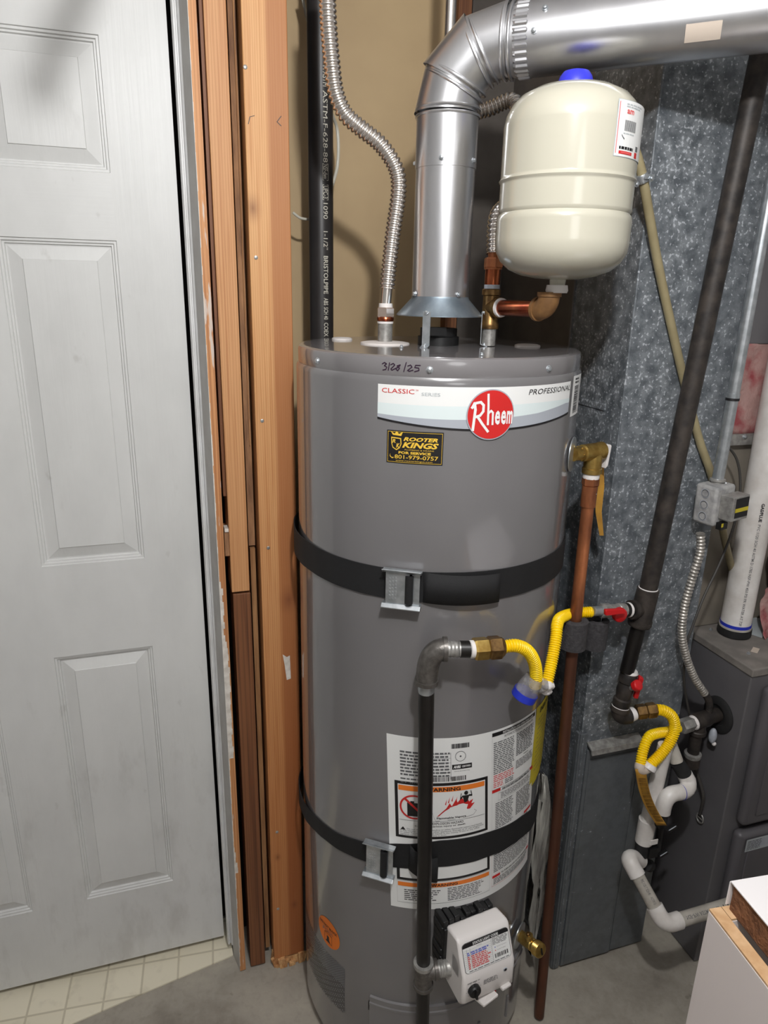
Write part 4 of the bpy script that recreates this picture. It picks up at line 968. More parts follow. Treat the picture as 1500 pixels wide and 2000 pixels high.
# ------------------------------------------------------------------ gas line to the heater
def gasline():
    S = R+.050
    a = cyl(833, 1340, S); bt = cyl(827, 1880, S); X, Y = (a.x+bt.x)/2, (a.y+bt.y)/2
    def vz(py): return cyl(830, py, S).z
    zt = cyl(845, 1268, S).z; z1 = vz(1335); z2 = vz(1878)
    t = thing('heater_gas_pipe', (X, Y, 0), 'vertical black steel gas pipe standing in front of the grey heater', 'pipe')
    za_, zb_ = a.z, bt.z
    def V_(z): q = (z-zb_)/(za_-zb_); return V((bt.x+(a.x-bt.x)*q, bt.y+(a.y-bt.y)*q, z))
    X, Y = V_(zt).x, V_(zt).y
    b = MB(); b.tube([V_(z2), V_(z1)], .0133, 'iron', 24); b.build('riser', t)
    e = cyl(925, 1262, S+.002); dr = V((e.x-X, e.y-Y, 0)).normalized()
    b = MB(); b.tube(arc_elbow(V_(z1+.006), V_(zt), V_(zt)+dr*.030, 10), .0182, 'mall', 24)
    b.lathe([(.0205, 0), (.0205, .007)], V_(z1+.002), (0, 0, 1), 'mall', 24); b.lathe([(.0205, 0), (.0205, .007)], V_(zt)+dr*.026, dr, 'mall', 24); b.build('elbow', t)
    b = MB(); b.lathe([(.0135, -.018), (.0145, -.012), (.0135, 0)], V_(z1+.002), (0, 0, 1), 'zinc', 20); b.build('thread_sealant', t)
    n0 = V_(zt)+dr*.033; n1 = V((e.x, e.y, zt))
    b = MB(); L = (n1-n0).length; b.tube([n0, n1], .0128, 'galvp', 20)
    for k in range(3): b.lathe([(.0131, 0), (.0138, .0015), (.0131, .003)], n0+dr*(.004+.006*k), dr, 'galvp', 20)
    b.tube([n0+dr*(L*.38), n0+dr*(L*.44)], .0134, 'ink', 20); b.tube([n0+dr*(L*.50), n0+dr*(L*.92)], .0140, 'iron', 20); b.build('nipple', t)
    # bottom tee and branch
    tz_ = vz(1897)
    b = MB(); b.tube([V_(tz_-.034), V_(tz_+.020)], .0172, 'mall', 24); b.lathe([(.0195, 0), (.0195, .008)], V_(tz_+.016), (0, 0, 1), 'galvp', 24); b.lathe([(.0195, 0), (.0195, .007)], V_(tz_-.037), (0, 0, 1), 'mall', 24)
    g = hm(2.5, .262, .052); bd = (V((g.x, g.y, tz_+.004))-V_(tz_)); Lb = bd.length; bd.normalize()
    b.lathe([(.0165, 0), (.0172, .020), (.0192, .021), (.0192, .028)], V_(tz_), bd, 'mall', 24); b.build('tee', t)
    b = MB(); b.tube([V_(tz_)+bd*.028, V_(tz_)+bd*Lb], .0150, 'galvp', 20)
    for k in range(3): b.lathe([(.0152, 0), (.0162, .002), (.0152, .004)], V_(tz_)+bd*(.031+.005*k), bd, 'galvp', 20)
    b.hexn(V_(tz_)+bd*(Lb-.020), V_(tz_)+bd*(Lb-.002), .020, 'zinc'); b.build('branch_nipple', t)
    b = MB(); b.tube([V_(0.001), V_(tz_-.036)], .0128, 'iron', 20); b.build('drip_leg', t)
    # yellow connector
    u = n1
    c = thing('gas_flex_connector', u, 'yellow coated gas flex connector looping beside the right of the grey heater', 'gas connector')
    b = MB(); e2 = cyl(983, 1260, S+.004); dr2 = (V((e2.x, e2.y, zt-.001))-u).normalized(); L = (V((e2.x, e2.y, zt))-u).length
    b.lathe([(.0120, -.008), (.0150, -.006), (.0150, .002), (.012, .002)], u, dr2, 'wplast', 20); b.build('thread_sealant', c)
    b = MB(); b.hexn(u, u+dr2*(L*.50), .0192, 'brass'); b.build('brass_nut', c, 20)
    b = MB(); b.hexn(u+dr2*(L*.50), u+dr2*L*.93, .0200, 'brassd'); b.lathe([(.0165, L*.93), (.0150, L)], u, dr2, 'brassd', 20); b.build('brass_nut', c, 20)
    s0 = V((e2.x, e2.y, zt-.001)); 
    def k(px, py, f=.056): return cyl(px, py, R+f)
    P = [s0, k(1008, 1261, .058), k(1030, 1271, .058), k(1043, 1292, .058), k(1047, 1318, .056), k(1045, 1340, .052)]
    b = MB(); flex(b, P, .0112, .0042, .0022, 'yellow', 18, 4); b.build('yellow_hose', c, 60)
    q1 = at(1068, 1335, 1.27); q2 = at(1078, 1290, 1.28); q3 = at(1086, 1245, 1.29); q4 = at(1088, 1222, 1.30); q5 = at(1095, 1207, 1.33); q6 = pY(1120, 1198, 1.090); q7 = pY(1156, 1195, 1.086)
    b = MB(); flex(b, [q1, q2, q3, q4, q5, q6, q7], .0112, .0042, .0022, 'yellow', 18, 4); b.build('yellow_hose', c, 60)
    b = MB(); m0 = k(1045, 1340, .052)
    b.tube(spline([m0, (m0+q1)/2+V((0, 0, -.006)), q1], 6), .0100, 'clear', 16); b.build('hose_bend', c)
    b = MB(); random.seed(3)
    mm = q1+V((0, 0, -.003))
    for i in range(10): b.ball(mm+V((random.uniform(-.006, .006), random.uniform(-.006, .006), random.uniform(-.013, .006))), .0115, 'wplast', (1, 1, .8), 8, 6)
    b.build('white_end_wrap', c)
    b = MB(); ax = (k(1028, 1352, .045)-k(1045, 1322, .052)).normalized(); o = k(1044, 1322, .052)
    b.lathe([(.0150, 0), (.0185, .010), (.0215, .040)], o, ax, 'clear', 24); b.build('clear_sleeve', c)
    b = MB(); b.lathe([(.0217, .031), (.0222, .044), (.0205, .046), (.0, .046)], o, ax, 'blueband', 24); b.build('blue_band', c)
    return q7
Q7 = gasline()

# ------------------------------------------------------------------ relief valve and discharge pipe
def relief():
    top = pY(1154, 935, 1.075); bot = pZ(1052, 1990, .0); mid = pY(1125, 1200, 1.062)
    zr = pY(1157, 882, 1.075).z; d = nrm(47); p = hm(47, zr, .004)
    t = thing('relief_valve', p, 'brass relief valve with silver lever on right side of heater', 'valve')
    tee = V((top.x, top.y, zr))
    ax = (tee-p).normalized()
    b = MB(); L = (tee-p).length; b.lathe([(.0125, 0), (.0125, L*.42), (.0155, L*.45), (.0155, L+.012), (.0165, L+.014), (.0165, L+.020), (.010, L+.021)], p, ax, 'brass', 24)
    for k in range(6): q = 2*PI*k/6; b.ball(p+ax*L*.3+V((-ax.y, ax.x, 0))*(.0125*math.cos(q))+V((0, 0, 1))*(.0125*math.sin(q)), .0025, 'brass', seg=6, rings=4)
    b.lathe([(.0145, 0), (.0165, .012), (.0165, .030), (.0180, .031), (.0180, .040), (.014, .042)], tee, (0, 0, -1), 'brass', 24); b.build('body', t)
    q = tee+ax*.027; sd = V((0, 0, 1)); lv = MB(); tdir = V((ax.y, -ax.x, 0))
    lv.prism([q+V((0, 0, .012)), q+V((0, 0, .010))+ax*.010, q+V((0, 0, -.030))+ax*.006, q+V((0, 0, -.034))], tdir*.016, 'wplast')
    for v in lv.v: v -= tdir*.008
    lv.build('lever', t, 0, bevel=.002)
    tagm = MB(); z0 = tee.z-.028; P = [pY(1173, 895, 1.10), pY(1172, 950, 1.10), pY(1169, 1000, 1.10), pY(1175, 1046, 1.10)]
    vs = []
    for i, p_ in enumerate(P): w_ = (.006, .008, .006, .004)[i]; vs += [p_+right0*(-w_), p_+right0*w_]
    tagm.add(vs, [(0, 1, 3, 2), (2, 3, 5, 4), (4, 5, 7, 6)], 'paper'); tagm.build('hanging_tag', t, 0, solid=.0005)
    t = thing('discharge_pipe', (bot.x, bot.y, 0), 'long vertical copper discharge pipe running down right side of heater', 'pipe')
    zt = tee.z-.042
    b = MB(); b.lathe([(.0150, -.006), (.0155, 0), (.0140, .008)], V((top.x, top.y, zt-.002)), (0, 0, 1), 'wplast', 20); b.build('white_washer', t)
    b = MB(); b.hexn(V((top.x, top.y, zt-.022)), V((top.x, top.y, zt-.006)), .0158, 'copper'); b.lathe([(.0142, -.062), (.0142, -.022)], V((top.x, top.y, zt)), (0, 0, 1), 'copper', 20); b.build('adapter', t, 20)
    zf = pY(1128, 1230, 1.06).z
    b = MB(); b.tube([V((mid.x, mid.y, zf)), V((top.x, top.y, zt-.055))], .0117, 'copper', 20); b.build('upper_pipe', t)
    b = MB(); b.tube([V((bot.x, bot.y, .012)), V((mid.x, mid.y, zf))], .0115, 'copperd', 20); b.build('lower_pipe', t)
    b = MB(); p_ = pY(1146, 968, 1.062); 
    for i in range(4): b.ball(V((top.x-.004+.003*i, top.y-.0115, p_.z+.001*i-.002*(i % 2))), .003, 'wplast', (1.2, .4, .8), 6, 5)
    b.build('flux_smear', t)
    # foam
    for (px, py, y, r, lab) in ((1125, 1232, None, .0255, 'grey foam pipe wrap round the copper discharge pipe'), (1163, 1234, 1.10, .0245, 'second grey foam roll tucked behind the copper pipe')):
        if y is None: c = V((mid.x-.002, mid.y-.002, 0))
        else: q = pY(px, py, y); c = V((q.x, q.y, 0))
        z1 = pY(px, 1210, c.y).z; z0 = pY(px, 1262, c.y).z; b = MB(); n = 36; vs = []
        sp = math.radians(14); a0 = math.radians(20)
        ri = .0122
        for i in range(n+1):
            q = a0+sp+(2*PI-2*sp)*i/n; cs, sn = math.cos(q), math.sin(q)
            vs += [V((c.x+r*cs, c.y+r*sn, z0)), V((c.x+r*1.02*cs, c.y+r*1.02*sn, z1-.001)), V((c.x+(r-.003)*cs, c.y+(r-.003)*sn, z1+.001)), V((c.x+ri*cs, c.y+ri*sn, z1)), V((c.x+ri*cs, c.y+ri*sn, z0))]
        fs = []
        for i in range(n):
            for j in range(5): k = (j+1) % 5; fs.append((i*5+j, i*5+k, i*5+5+k, i*5+5+j))
        fs += [(0, 1, 2, 3, 4), tuple(n*5+j for j in (4, 3, 2, 1, 0))]
        b.add(vs, fs, 'foam'); o = b.build('pipe_foam', None, 40); tag(o, lab, 'pipe insulation')
relief()

# ------------------------------------------------------------------ ductwork, furnace, coil case
XD0, XD1, YD = .851, 1.118, 1.150
def ductwork():
    t = thing('return_duct', (XD0, YD, 0), 'tall galvanised sheet metal return duct behind pipes right of heater', 'duct')
    b = MB(); b.box((XD0, YD, .006), (XD1, 1.715, 2.43), 'galv'); b.build('duct_shell', t, 0, bevel=.0015)
    b = MB(); b.box((pY(914, 40, 1.70).x+.008, 1.695, .006), (XD0, 1.715, 2.43), 'shade'); b.build('back_flange', t, 0)  # flange takes the darkened colour, shade painted in
    b = MB(); b.tube([V((XD0+.001, YD-.001, .70)), V((XD0+.001, YD-.001, 2.43))], .0022, 'galv', 8); b.build('corner_seam', t)
    b = MB(); b.box((XD0-.003, YD-.004, .006), (XD0+.014, YD, .70), 'galvdull'); b.box((XD0-.006, YD+.0, .006), (XD0, YD+.014, .70), 'galvdull'); b.box((XD0+.003, YD-.006, .006), (XD0+.005, YD-.004, .70), 'galv'); b.build('corner_flange', t, 0, bevel=.001)
    b = MB(); b.box((XD0+.018, YD-.006, .012), (1.012, YD, .655), 'galvdull'); b.box((XD0+.026, YD-.0075, .02), (1.004, YD-.006, .63), 'galvdull'); b.build('filter_door', t, 0, bevel=.0015)
    b = MB(); b.box((1.016, YD-.003, .012), (XD1-.004, YD, .66), 'galvdull'); b.build('side_panel', t, 0, bevel=.001)
    a = pY(1150, 1458, YD-.01); c = pY(1252, 1428, YD-.01)
    b = MB(); b.prism([(a.x, YD-.001, .676), (a.x, YD-.024, .668), (a.x, YD-.026, .655), (a.x, YD-.021, .655), (a.x, YD-.020, .664), (a.x, YD-.001, .671)], V((c.x-a.x, 0, 0)), 'galvp'); b.build('filter_slot_lip', t, 0, bevel=.0006)
    for z in (1.42, 2.05):
        b = MB(); b.box((XD0-.0018, 1.20, z), (XD0+.001, 1.69, z+.012), 'galv'); b.build('cleat', t, 0)
    b = MB(); b.box((XD0-.0025, 1.36, .70), (XD0, 1.694, 2.43), 'shade'); b.box((XD0-.004, 1.352, .70), (XD0, 1.36, 2.43), 'shade'); b.build('rear_side_shade', t, 0)  # added sheet, its dark colour stands for shade on the duct's rear side
    # furnace
    FX, FY = 1.212, 1.060; FZ = .858
    t = thing('furnace', (FX, FY, 0), 'dark grey furnace cabinet with rounded door panels at right edge', 'furnace')
    b = MB(); b.box((FX, FY, .004), (1.80, 1.84, .842), 'furn'); b.build('cabinet', t, 0, bevel=.003)
    b = MB(); b.box((FX-.003, FY-.004, .838), (1.80, 1.84, FZ), 'dusty'); b.build('top_cover', t, 0, bevel=.003)
    def dr(px, py): q = pY(px, py, FY-.03); return q
    lx = FX+.032; zsp = dr(1440, 1625).z
    for (z0, z1, nm) in ((zsp+.006, .812, 'upper_door'), (.07, zsp-.016, 'lower_door')):
        b = MB(); b.box((lx, FY-.030, z0), (1.76, FY, z1), 'furnd'); b.build(nm, t, 30, bevel=.013, seg=4)
        b = MB(); b.box((lx+.030, FY-.0325, z0+.03), (1.70, FY-.029, z1-.03), 'furnd'); b.build('door_embossing', t, 30, bevel=.0015)
    q = dr(1457, 1640)
    D = Dec(planemap((q.x, FY-.0325, q.z-.035), (1, 0, 0), (0, 0, 1))); D.rect(0, 0, .12, .036, 'inkc', .0006); D.micro(.004, .004, .05, .032, 7, 'inkg', .001, .5); D.rect(.014, .008, .1, .03, 'silv', .0008); D.build('rating_label', t)
    # papers and tape on top
    b = MB(); q = pZ(1462, 1240, FZ)
    q = pZ(1475, 1225, FZ+.001); b.box((-.05, -.03, 0), (.06, .03, .0008), 'inkc', Matrix.Translation(q) @ Matrix.Rotation(.5, 4, 'Z')); o = b.build('paper_sheet', None, 0); tag(o, 'crumpled white paper lying on top of the furnace behind white pipe', 'paper')
    b = MB(); q = pZ(1475, 1270, FZ+.001); b.box((-.014, -.007, 0), (.014, .007, .0006), 'tape', Matrix.Translation(q) @ Matrix.Rotation(.6, 4, 'Z')); b.build('tape_piece', t, 0)
    for q in (pZ(1462, 1277, FZ), pZ(1388, 1230, FZ)): b = MB(); screw(b, q, (0, 0, 1), .0035); b.build('cover_screw', t)
    # coil case above
    CY = 1.245; CX = 1.140
    t = thing('coil_case', (CX, CY, FZ), 'grey tan coil cabinet on furnace behind the junction box', 'duct cabinet')
    zf = pY(1450, 860, CY).z
    b = MB(); b.box((CX, CY+.02, FZ+.001), (1.80, 1.84, zf-.012), 'coil'); b.build('case_shell', t, 0, bevel=.002)
    b = MB(); b.box((CX-.0, CY+.002, zf-.012), (1.80, CY+.03, zf+.014), 'galvp'); b.build('flange', t, 0, bevel=.001)
    b = MB(); screw(b, pY(1454, 853, CY+.002), (0, -1, 0), .0045); b.build('flange_screw', t)
    ztp = pY(1470, 672, CY).z
    b = MB(); b.box((CX, CY+.03, zf+.013), (1.80, 1.84, ztp), 'furn'); b.build('plenum_base', t, 0)
    b = MB(); b.box((CX, CY+.004, ztp), (1.80, 1.84, 2.43), 'furn'); b.build('plenum_box', t, 0, bevel=.002)
    b = MB(); b.box((CX-.006, CY-.004, ztp-.02), (CX+.004, CY+.012, 2.43), 'galv'); b.build('plenum_corner_strip', t, 0)
    # printed film wrapped over the coil
    def sheet(name, x0, x1, z0, z1, y, m, lab, cat, amp=.012):
        b = MB(); n, k = 22, 22; random.seed(11); vs = []
        for j in range(k+1):
            for i in range(n+1):
                x = x0+(x1-x0)*i/n; z = z0+(z1-z0)*j/k; yy = y-.008-amp*(.5+.5*math.sin(x*61+z*23)*math.cos(z*47-x*31))-random.random()*amp*.25; vs.append((x, yy, z))
        b.add(vs, [(j*(n+1)+i, j*(n+1)+i+1, (j+1)*(n+1)+i+1, (j+1)*(n+1)+i) for j in range(k) for i in range(n)], m); o = b.build(name, None, 40, solid=.0008); tag(o, lab, cat); return o
    xa = pY(1441, 760, CY).x
    o = sheet('printed_film', xa, 1.62, zf+.014, ztp+.004, CY+.022, 'pink', 'red printed plastic film wrapped above flange right of conduit', 'plastic film', .008)
    q = pY(1470, 1100, 1.215)
    random.seed(2)
    b = MB(); z0 = FZ+.002; 
    n, k = 18, 22; vs = []
    for j in range(k+1):
        for i in range(n+1):
            x = 1.345+.33*i/n; z = z0+.22*j/k; vs.append((x, 1.21-.02*math.sin(x*40+z*14)*math.cos(z*21)-.008*random.random()-.04*(1-j/k), z))
    b.add(vs, [(j*(n+1)+i, j*(n+1)+i+1, (j+1)*(n+1)+i+1, (j+1)*(n+1)+i) for j in range(k) for i in range(n)], 'pink'); tag(b.build('plastic_bag', None, 45, solid=.0008), 'crumpled red and white plastic bag on furnace behind white pipe', 'plastic bag')
ductwork()

# ------------------------------------------------------------------ pipes on the right
def rightpipes():
    y0 = 1.100
    g = lambda px, py, y=y0: pY(px, py, y)
    t = thing('iron_gas_riser', g(1240, 1300), 'thick dark iron gas pipe leaning up across the galvanised duct', 'pipe')
    top = g(1500, 45, 1.07); a = g(1266, 1150)
    b = MB(); b.tube([a, g(1365, 690, 1.09), top], .0182, 'iron2', 24)
    ax = (top-a).normalized(); b.lathe([(.019, 0), (.0222, .003), (.0222, .012), (.019, .014)], a-ax*.012, ax, 'iron2', 24); b.build('riser', t)
    b = MB(); b.lathe([(.0190, -.006), (.0215, -.002), (.0190, .003)], a, ax, 'wplast', 24); b.build('pipe_dope', t)
    te = g(1256, 1190)
    b = MB(); b.tube([a-ax*.008, te, g(1248, 1222)], .0225, 'iron2', 24); b.lathe([(.0245, 0), (.0245, .008)], g(1249, 1218), ax, 'iron2', 24)
    br = g(1150, 1194, 1.086); bd = (br-te).normalized(); b.lathe([(.017, 0), (.0185, .022), (.0200, .024), (.0200, .034)], te, bd, 'iron2', 20); b.build('tee', t)
    # branch valve towards the heater
    v0 = te+bd*.030; v1 = te+bd*.14; b = MB(); b.tube([v0, te+bd*.052], .0150, 'iron', 20); b.build('branch_nipple', t)
    b = MB(); b.lathe([(.0140, 0), (.0158, .003), (.0150, .008)], te+bd*.036, bd, 'wplast', 20); b.build('pipe_dope', t)
    k = thing('gas_shutoff_valve', g(1195, 1195), 'gas shutoff valve with red wing handle between copper pipe and iron tee', 'valve')
    b = MB(); c = te+bd*.080; d = bd; b.lathe([(.0110, -.030), (.0145, -.028), (.0145, -.012), (.0130, -.010), (.0130, .012), (.0150, .014), (.0150, .030), (.011, .032)], c, d, 'galvp', 20); b.lathe([(.010, .030), (.010, .055)], c, d, 'zinc', 16); b.build('body', k)
    b = MB(); h = c+V((0, -.018, -.002)); b.lathe([(.008, 0), (.008, .012)], c, (0, -1, 0), 'galvp', 14); b.lathe([(.0125, .012), (.0150, .016), (.0150, .026), (.006, .030)], c, (0, -1, 0), 'red', 20)
    b.prism([g(1183, 1203, y0-.05), g(1183, 1192, y0-.05), g(1222, 1190, y0-.05), g(1223, 1198, y0-.05)], V((0, .008, 0)), 'red'); b.build('red_handle', k, 30, bevel=.002)
    # down leg
    l0 = g(1247, 1225); l1 = g(1224, 1312)
    b = MB(); b.tube([l1, l0], .0152, 'iron', 22); b.build('drop_nipple', t)
    va = (l0-l1).normalized(); k = thing('gas_shutoff_valve', g(1216, 1350), 'gas shutoff valve with upright red handle on lower iron drop pipe', 'valve')
    b = MB(); vb = g(1211, 1382); L = (l1-vb).length
    b.lathe([(.016, 0), (.0185, .004), (.0185, L*.25), (.0150, L*.28), (.0162, L*.4), (.0180, L*.5), (.0162, L*.62), (.0150, L*.70), (.0185, L*.73), (.0185, L-.004), (.016, L)], vb, va, 'iron2', 20)
    b.lathe([(.0165, L-.004), (.0185, L-.001), (.0160, L+.004)], vb, va, 'wplast', 20); b.build('body', k)
    h0 = g(1222, 1345); h1 = g(1240, 1340, y0-.02); hd = (h1-h0).normalized()
    b = MB(); b.lathe([(.008, 0), (.008, .026)], h0, hd, 'galvp', 14); b.lathe([(.012, .026), (.012, .038), (.008, .040)], h0, hd, 'red', 16)
    b.prism([g(1238, 1365, y0-.022), g(1246, 1366, y0-.022), g(1258, 1326, y0-.022), g(1250, 1322, y0-.022)], V((.004, .010, 0)), 'red'); b.build('red_handle', k, 30, bevel=.002)
    e0 = vb; ec = g(1206, 1403); e1 = g(1228, 1397)
    b = MB(); b.tube(arc_elbow(e0, ec, e1, 8), .0180, 'iron2', 22); b.lathe([(.0205, -.006), (.0205, .004)], e0, va, 'iron2', 22); b.build('elbow', t)
    b = MB(); b.lathe([(.0165, .001), (.0190, .004), (.0170, .009)], e0, va, 'wplast', 20); b.lathe([(.013, 0), (.0155, .005), (.0145, .014), (.012, .016)], e1, (g(1245, 1391)-e1), 'wplast', 18); b.build('pipe_dope', t)
    # second yellow connector
    c = thing('gas_flex_connector', g(1262, 1392), 'yellow gas flex connector hanging in a loop before the dark furnace', 'gas connector')
    n0 = g(1243, 1391); n1 = g(1281, 1386, 1.09); nd = (n1-n0).normalized(); L = (n1-n0).length
    b = MB(); b.hexn(n0, n0+nd*L*.5, .0165, 'brassd'); b.build('brass_nut', c, 20)
    b = MB(); b.hexn(n0+nd*L*.52, n0+nd*L, .0172, 'brassd'); b.build('brass_nut', c, 20)
    P = [n1, g(1297, 1388, 1.085), g(1313, 1400, 1.08), g(1318, 1423, 1.075), g(1308, 1450, 1.07), g(1290, 1474, 1.065), g(1268, 1496, 1.06)]
    b = MB(); flex(b, P, .0125, .0050, .0024, 'yellow', 18, 4); b.build('yellow_hose', c, 60)
    P = [g(1251, 1492, 1.065), g(1256, 1466, 1.075), g(1267, 1440, 1.085), g(1285, 1432, 1.095), g(1305, 1429, 1.10), g(1326, 1420, 1.105)]
    b = MB(); flex(b, P, .0118, .0050, .0024, 'yellow', 18, 4); b.build('yellow_hose', c, 60)
    b = MB(); b.tube(spline([g(1251, 1492, 1.065), g(1250, 1499, 1.062), g(1256, 1503, 1.06), g(1268, 1496, 1.06)], 5), .0120, 'tape', 14); b.build('hose_bend', c)
    b = MB(); b.lathe([(.0125, 0), (.0155, .004), (.0160, .012), (.012, .014)], g(1272, 1492, 1.058), (g(1262, 1508, 1.056)-g(1272, 1492, 1.058)), 'wplast', 16); b.build('white_collar', c)
    # nut and black tee at the furnace
    f = pX(1400, 1396, 1.205); yf = f.y
    m0 = pY(1322, 1420, 1.115); m1 = pX(1346, 1412, m0.x+.055)
    gx = V((f.x, f.y, f.z)); m0 = V((f.x-.165, f.y-.02, f.z)); t2 = thing('furnace_gas_inlet', gx, 'dark iron gas tee entering the furnace side through black grommet', 'pipe fitting')
    pa = V((f.x-.002, yf, f.z)); pb = pY(1330, 1420, 1.112)
    dd = (pb-pa).normalized(); LL = (pb-pa).length
    b = MB(); b.hexn(pa+dd*LL, pa+dd*(LL-.035), .0172, 'galvp'); b.lathe([(.015, LL-.045), (.0175, LL-.040), (.015, LL-.034)], pa, dd, 'wplast', 18); b.build('coupling_nut', t2, 20)
    b = MB(); b.tube([pa+dd*(LL-.040), pa+dd*.03], .0190, 'iron2', 22); b.tube([pa+dd*.03, pa-dd*.004], .0168, 'iron2', 22)
    tc = pa+dd*(LL*.5); b.lathe([(.017, 0), (.0185, .022), (.0205, .024), (.0205, .032), (.014, .033)], tc, (0, 0, -1), 'iron2', 22); b.build('tee', t2)
    b = MB(); b.lathe([(.044, 0), (.044, .004), (.038, .008), (.026, .008), (.024, .003), (.0, .003)], V((1.2115, yf, f.z)), (-1, 0, 0), 'rubber', 40); b.build('grommet', t2)
    b = MB(); b.tube([tc+V((0, 0, -.030)), tc+V((0, 0, -.090))], .0135, 'iron2', 20); b.lathe([(.0185, 0), (.0195, .003), (.0195, .010), (.0150, .012)], tc+V((0, 0, -.098)), (0, 0, 1), 'galvp', 22); b.lathe([(.012, -.028), (.0185, -.024), (.0185, 0)], tc+V((0, 0, -.098)), (0, 0, 1), 'iron2', 22); b.build('drip_cap', t2)
    # wire nuts / grey connector hanging and cable to ring
    b = MB(); q = pX(1392, 1437, 1.19); b.ball(q, .012, 'silv', (.8, .8, 1.7), 12, 8); b.ball(q+V((.004, -.004, -.020)), .0055, 'wplast', seg=8, rings=6); tag(b.build('wire_connector', None), 'small grey wire connector hanging beneath the black grommet', 'electrical connector')
    b = MB(); P = [pX(1358, 1500, 1.19), pX(1368, 1530, 1.195), pX(1374, 1556, 1.197), pX(1371, 1575, 1.20), pX(1367, 1590, 1.203)]
    b.tube(spline(P, 6), .0042, 'wirek', 8); rc = pX(1367, 1598, 1.207); 
    P = [rc+V((0, .011*math.cos(q), .012*math.sin(q))) for q in [2*PI*i/24 for i in range(25)]]; b.tube(P, .002, 'galvp', 8, False); b.tube([rc+V((0, -.01, 0)), rc+V((0, .01, 0))], .0015, 'galvp', 6); tag(b.build('wire_loop', None), 'black wire ending in a small ring against furnace side', 'wire')
    # tag
    t = MB(); P = [g(1250, 1502, 1.055), g(1258, 1545, 1.045), g(1272, 1580, 1.035), g(1292, 1612, 1.02)]; Pw = [.010, .012, .013, .014]; vs = []
    sp_ = spline(P, 5)
    for i, p in enumerate(sp_): vs += [p-right0*.011, p+right0*.012]
    t.add(vs, [(2*i, 2*i+1, 2*i+3, 2*i+2) for i in range(len(sp_)-1)], 'paper'); o = t.build('paper_tag', None, 30, solid=.0006); tag(o, 'long brown paper tag hanging from lower yellow gas connector', 'tag')
    D = MB(); D.keep = True
    for i in range(2, len(sp_)-2):
        for s_ in (.2, .5, .8):
            p = sp_[i]+(sp_[i+1]-sp_[i])*s_+V((0, -.0016, .0012)); D.add([p-right0*.008, p+right0*.009, p+right0*.009+V((0, 0, .0012)), p-right0*.008+V((0, 0, .0012))], [(0, 1, 2, 3)], 'brassd')
    m = D.build('tag_print', o, 0)
    # beige tube with clamp
    t = thing('beige_tube', g(1290, 520, 1.125), 'thin beige vinyl tube running down behind the dark iron pipe', 'tube')
    P = [g(1236, 280, 1.115), g(1247, 315, 1.115), g(1257, 355, 1.118), g(1268, 420, 1.125), g(1286, 520, 1.135), g(1312, 640, 1.140), g(1340, 760, 1.141), g(1366, 860, 1.141), g(1390, 930, 1.141), g(1409, 1020, 1.165), g(1419, 1070, 1.20), g(1434, 1125, 1.238)]
    b = MB(); b.tube(spline(P, 8), .0082, 'beige', 12); b.build('tubing', t)
    b = MB(); q0 = g(1252, 340, 1.116); q1 = g(1257, 360, 1.118); dd = (q1-q0).normalized(); b.lathe([(.0105, 0), (.0110, .001), (.0110, .013), (.0105, .014)], q0, dd, 'zinc', 16); b.box((-.004, -.002, -.004), (.014, .002, .004), 'zinc', Matrix.Translation(g(1263, 345, 1.105))); screw(b, g(1243, 360, 1.105), (0, -1, 0), .004); screw(b, g(1272, 349, 1.103), (0, -1, 0), .004); b.build('pipe_clamp', t)
    # conduit and junction box
    t = thing('electrical_conduit', g(1400, 935, 1.125), 'thin silver electrical conduit rising from the grey junction box', 'conduit')
    c0 = g(1402, 936, 1.105); c1 = g(1500, 400, 1.105); cu = g(1541, 180, 1.105); cj = c0+(c1-c0)*.315
    b = MB(); b.tube([c0, cj], .0112, 'zinc', 18); b.build('lower_length', t)
    b = MB(); b.tube([cj, c1, cu], .0112, 'zinc', 18); b.build('upper_length', t)
    cd_ = (c1-c0).normalized(); b = MB(); b.lathe([(.0128, -.002), (.0130, 0), (.0128, .003)], cj, cd_, 'ink', 18); b.lathe([(.0126, .003), (.0126, .012)], cj, cd_, 'zinc', 18); b.build('coupling', t)
    b = MB(); b.lathe([(.0125, -.018), (.0125, -.004), (.0155, -.003), (.0155, .001), (.0125, .002)], c0, cd_, 'galvp', 18); screw(b, c0+V((.012, -.006, -.008)), (1, -1, 0), .0045); b.build('box_connector', t)
    k = thing('junction_box', g(1390, 985, 1.10), 'dusty square junction box with round knockouts beside white PVC pipe', 'electrical box')
    bl = g(1397, 990, 1.070)
    fr = Matrix.Translation((bl.x, 1.070, bl.z)) @ Matrix.Rotation(math.radians(-2), 4, 'Y') @ Matrix.Rotation(math.radians(12), 4, 'Z')
    hb = .040
    b = MB(); b.box((0, 0, -hb-.004), (.060, .050, hb-.002), 'dusty2', fr); b.build('box_body', k, 30, bevel=.006, seg=3)
    D = Dec(planemap(fr @ V((-.0005, .025, 0)), (fr.to_3x3() @ V((0, -1, 0))), (fr.to_3x3() @ V((0, 0, 1)))))
    for z in (-.026, -.002, .022): D.ring(0, z, .0095, .0012, 'silv', .001, 24); D.ring(0, z, .0083, .0012, 'inkg', .0011, 24)
    D.build('knockouts', k)
    b = MB(); b.box((.012, -.030, -.026), (.062, -.001, .024), 'galvp', fr); b.build('switch_cover_box', k, 0, bevel=.0015)
    b = MB(); b.box((.0625, -.028, -.022), (.064, -.002, .022), 'black', fr); b.box((.020, -.0310, -.008), (.060, -.0302, .0), 'yellowl', fr); b.box((.020, -.0306, -.020), (.060, -.0301, .020), 'ink', fr); b.build('switch_face', k, 0)
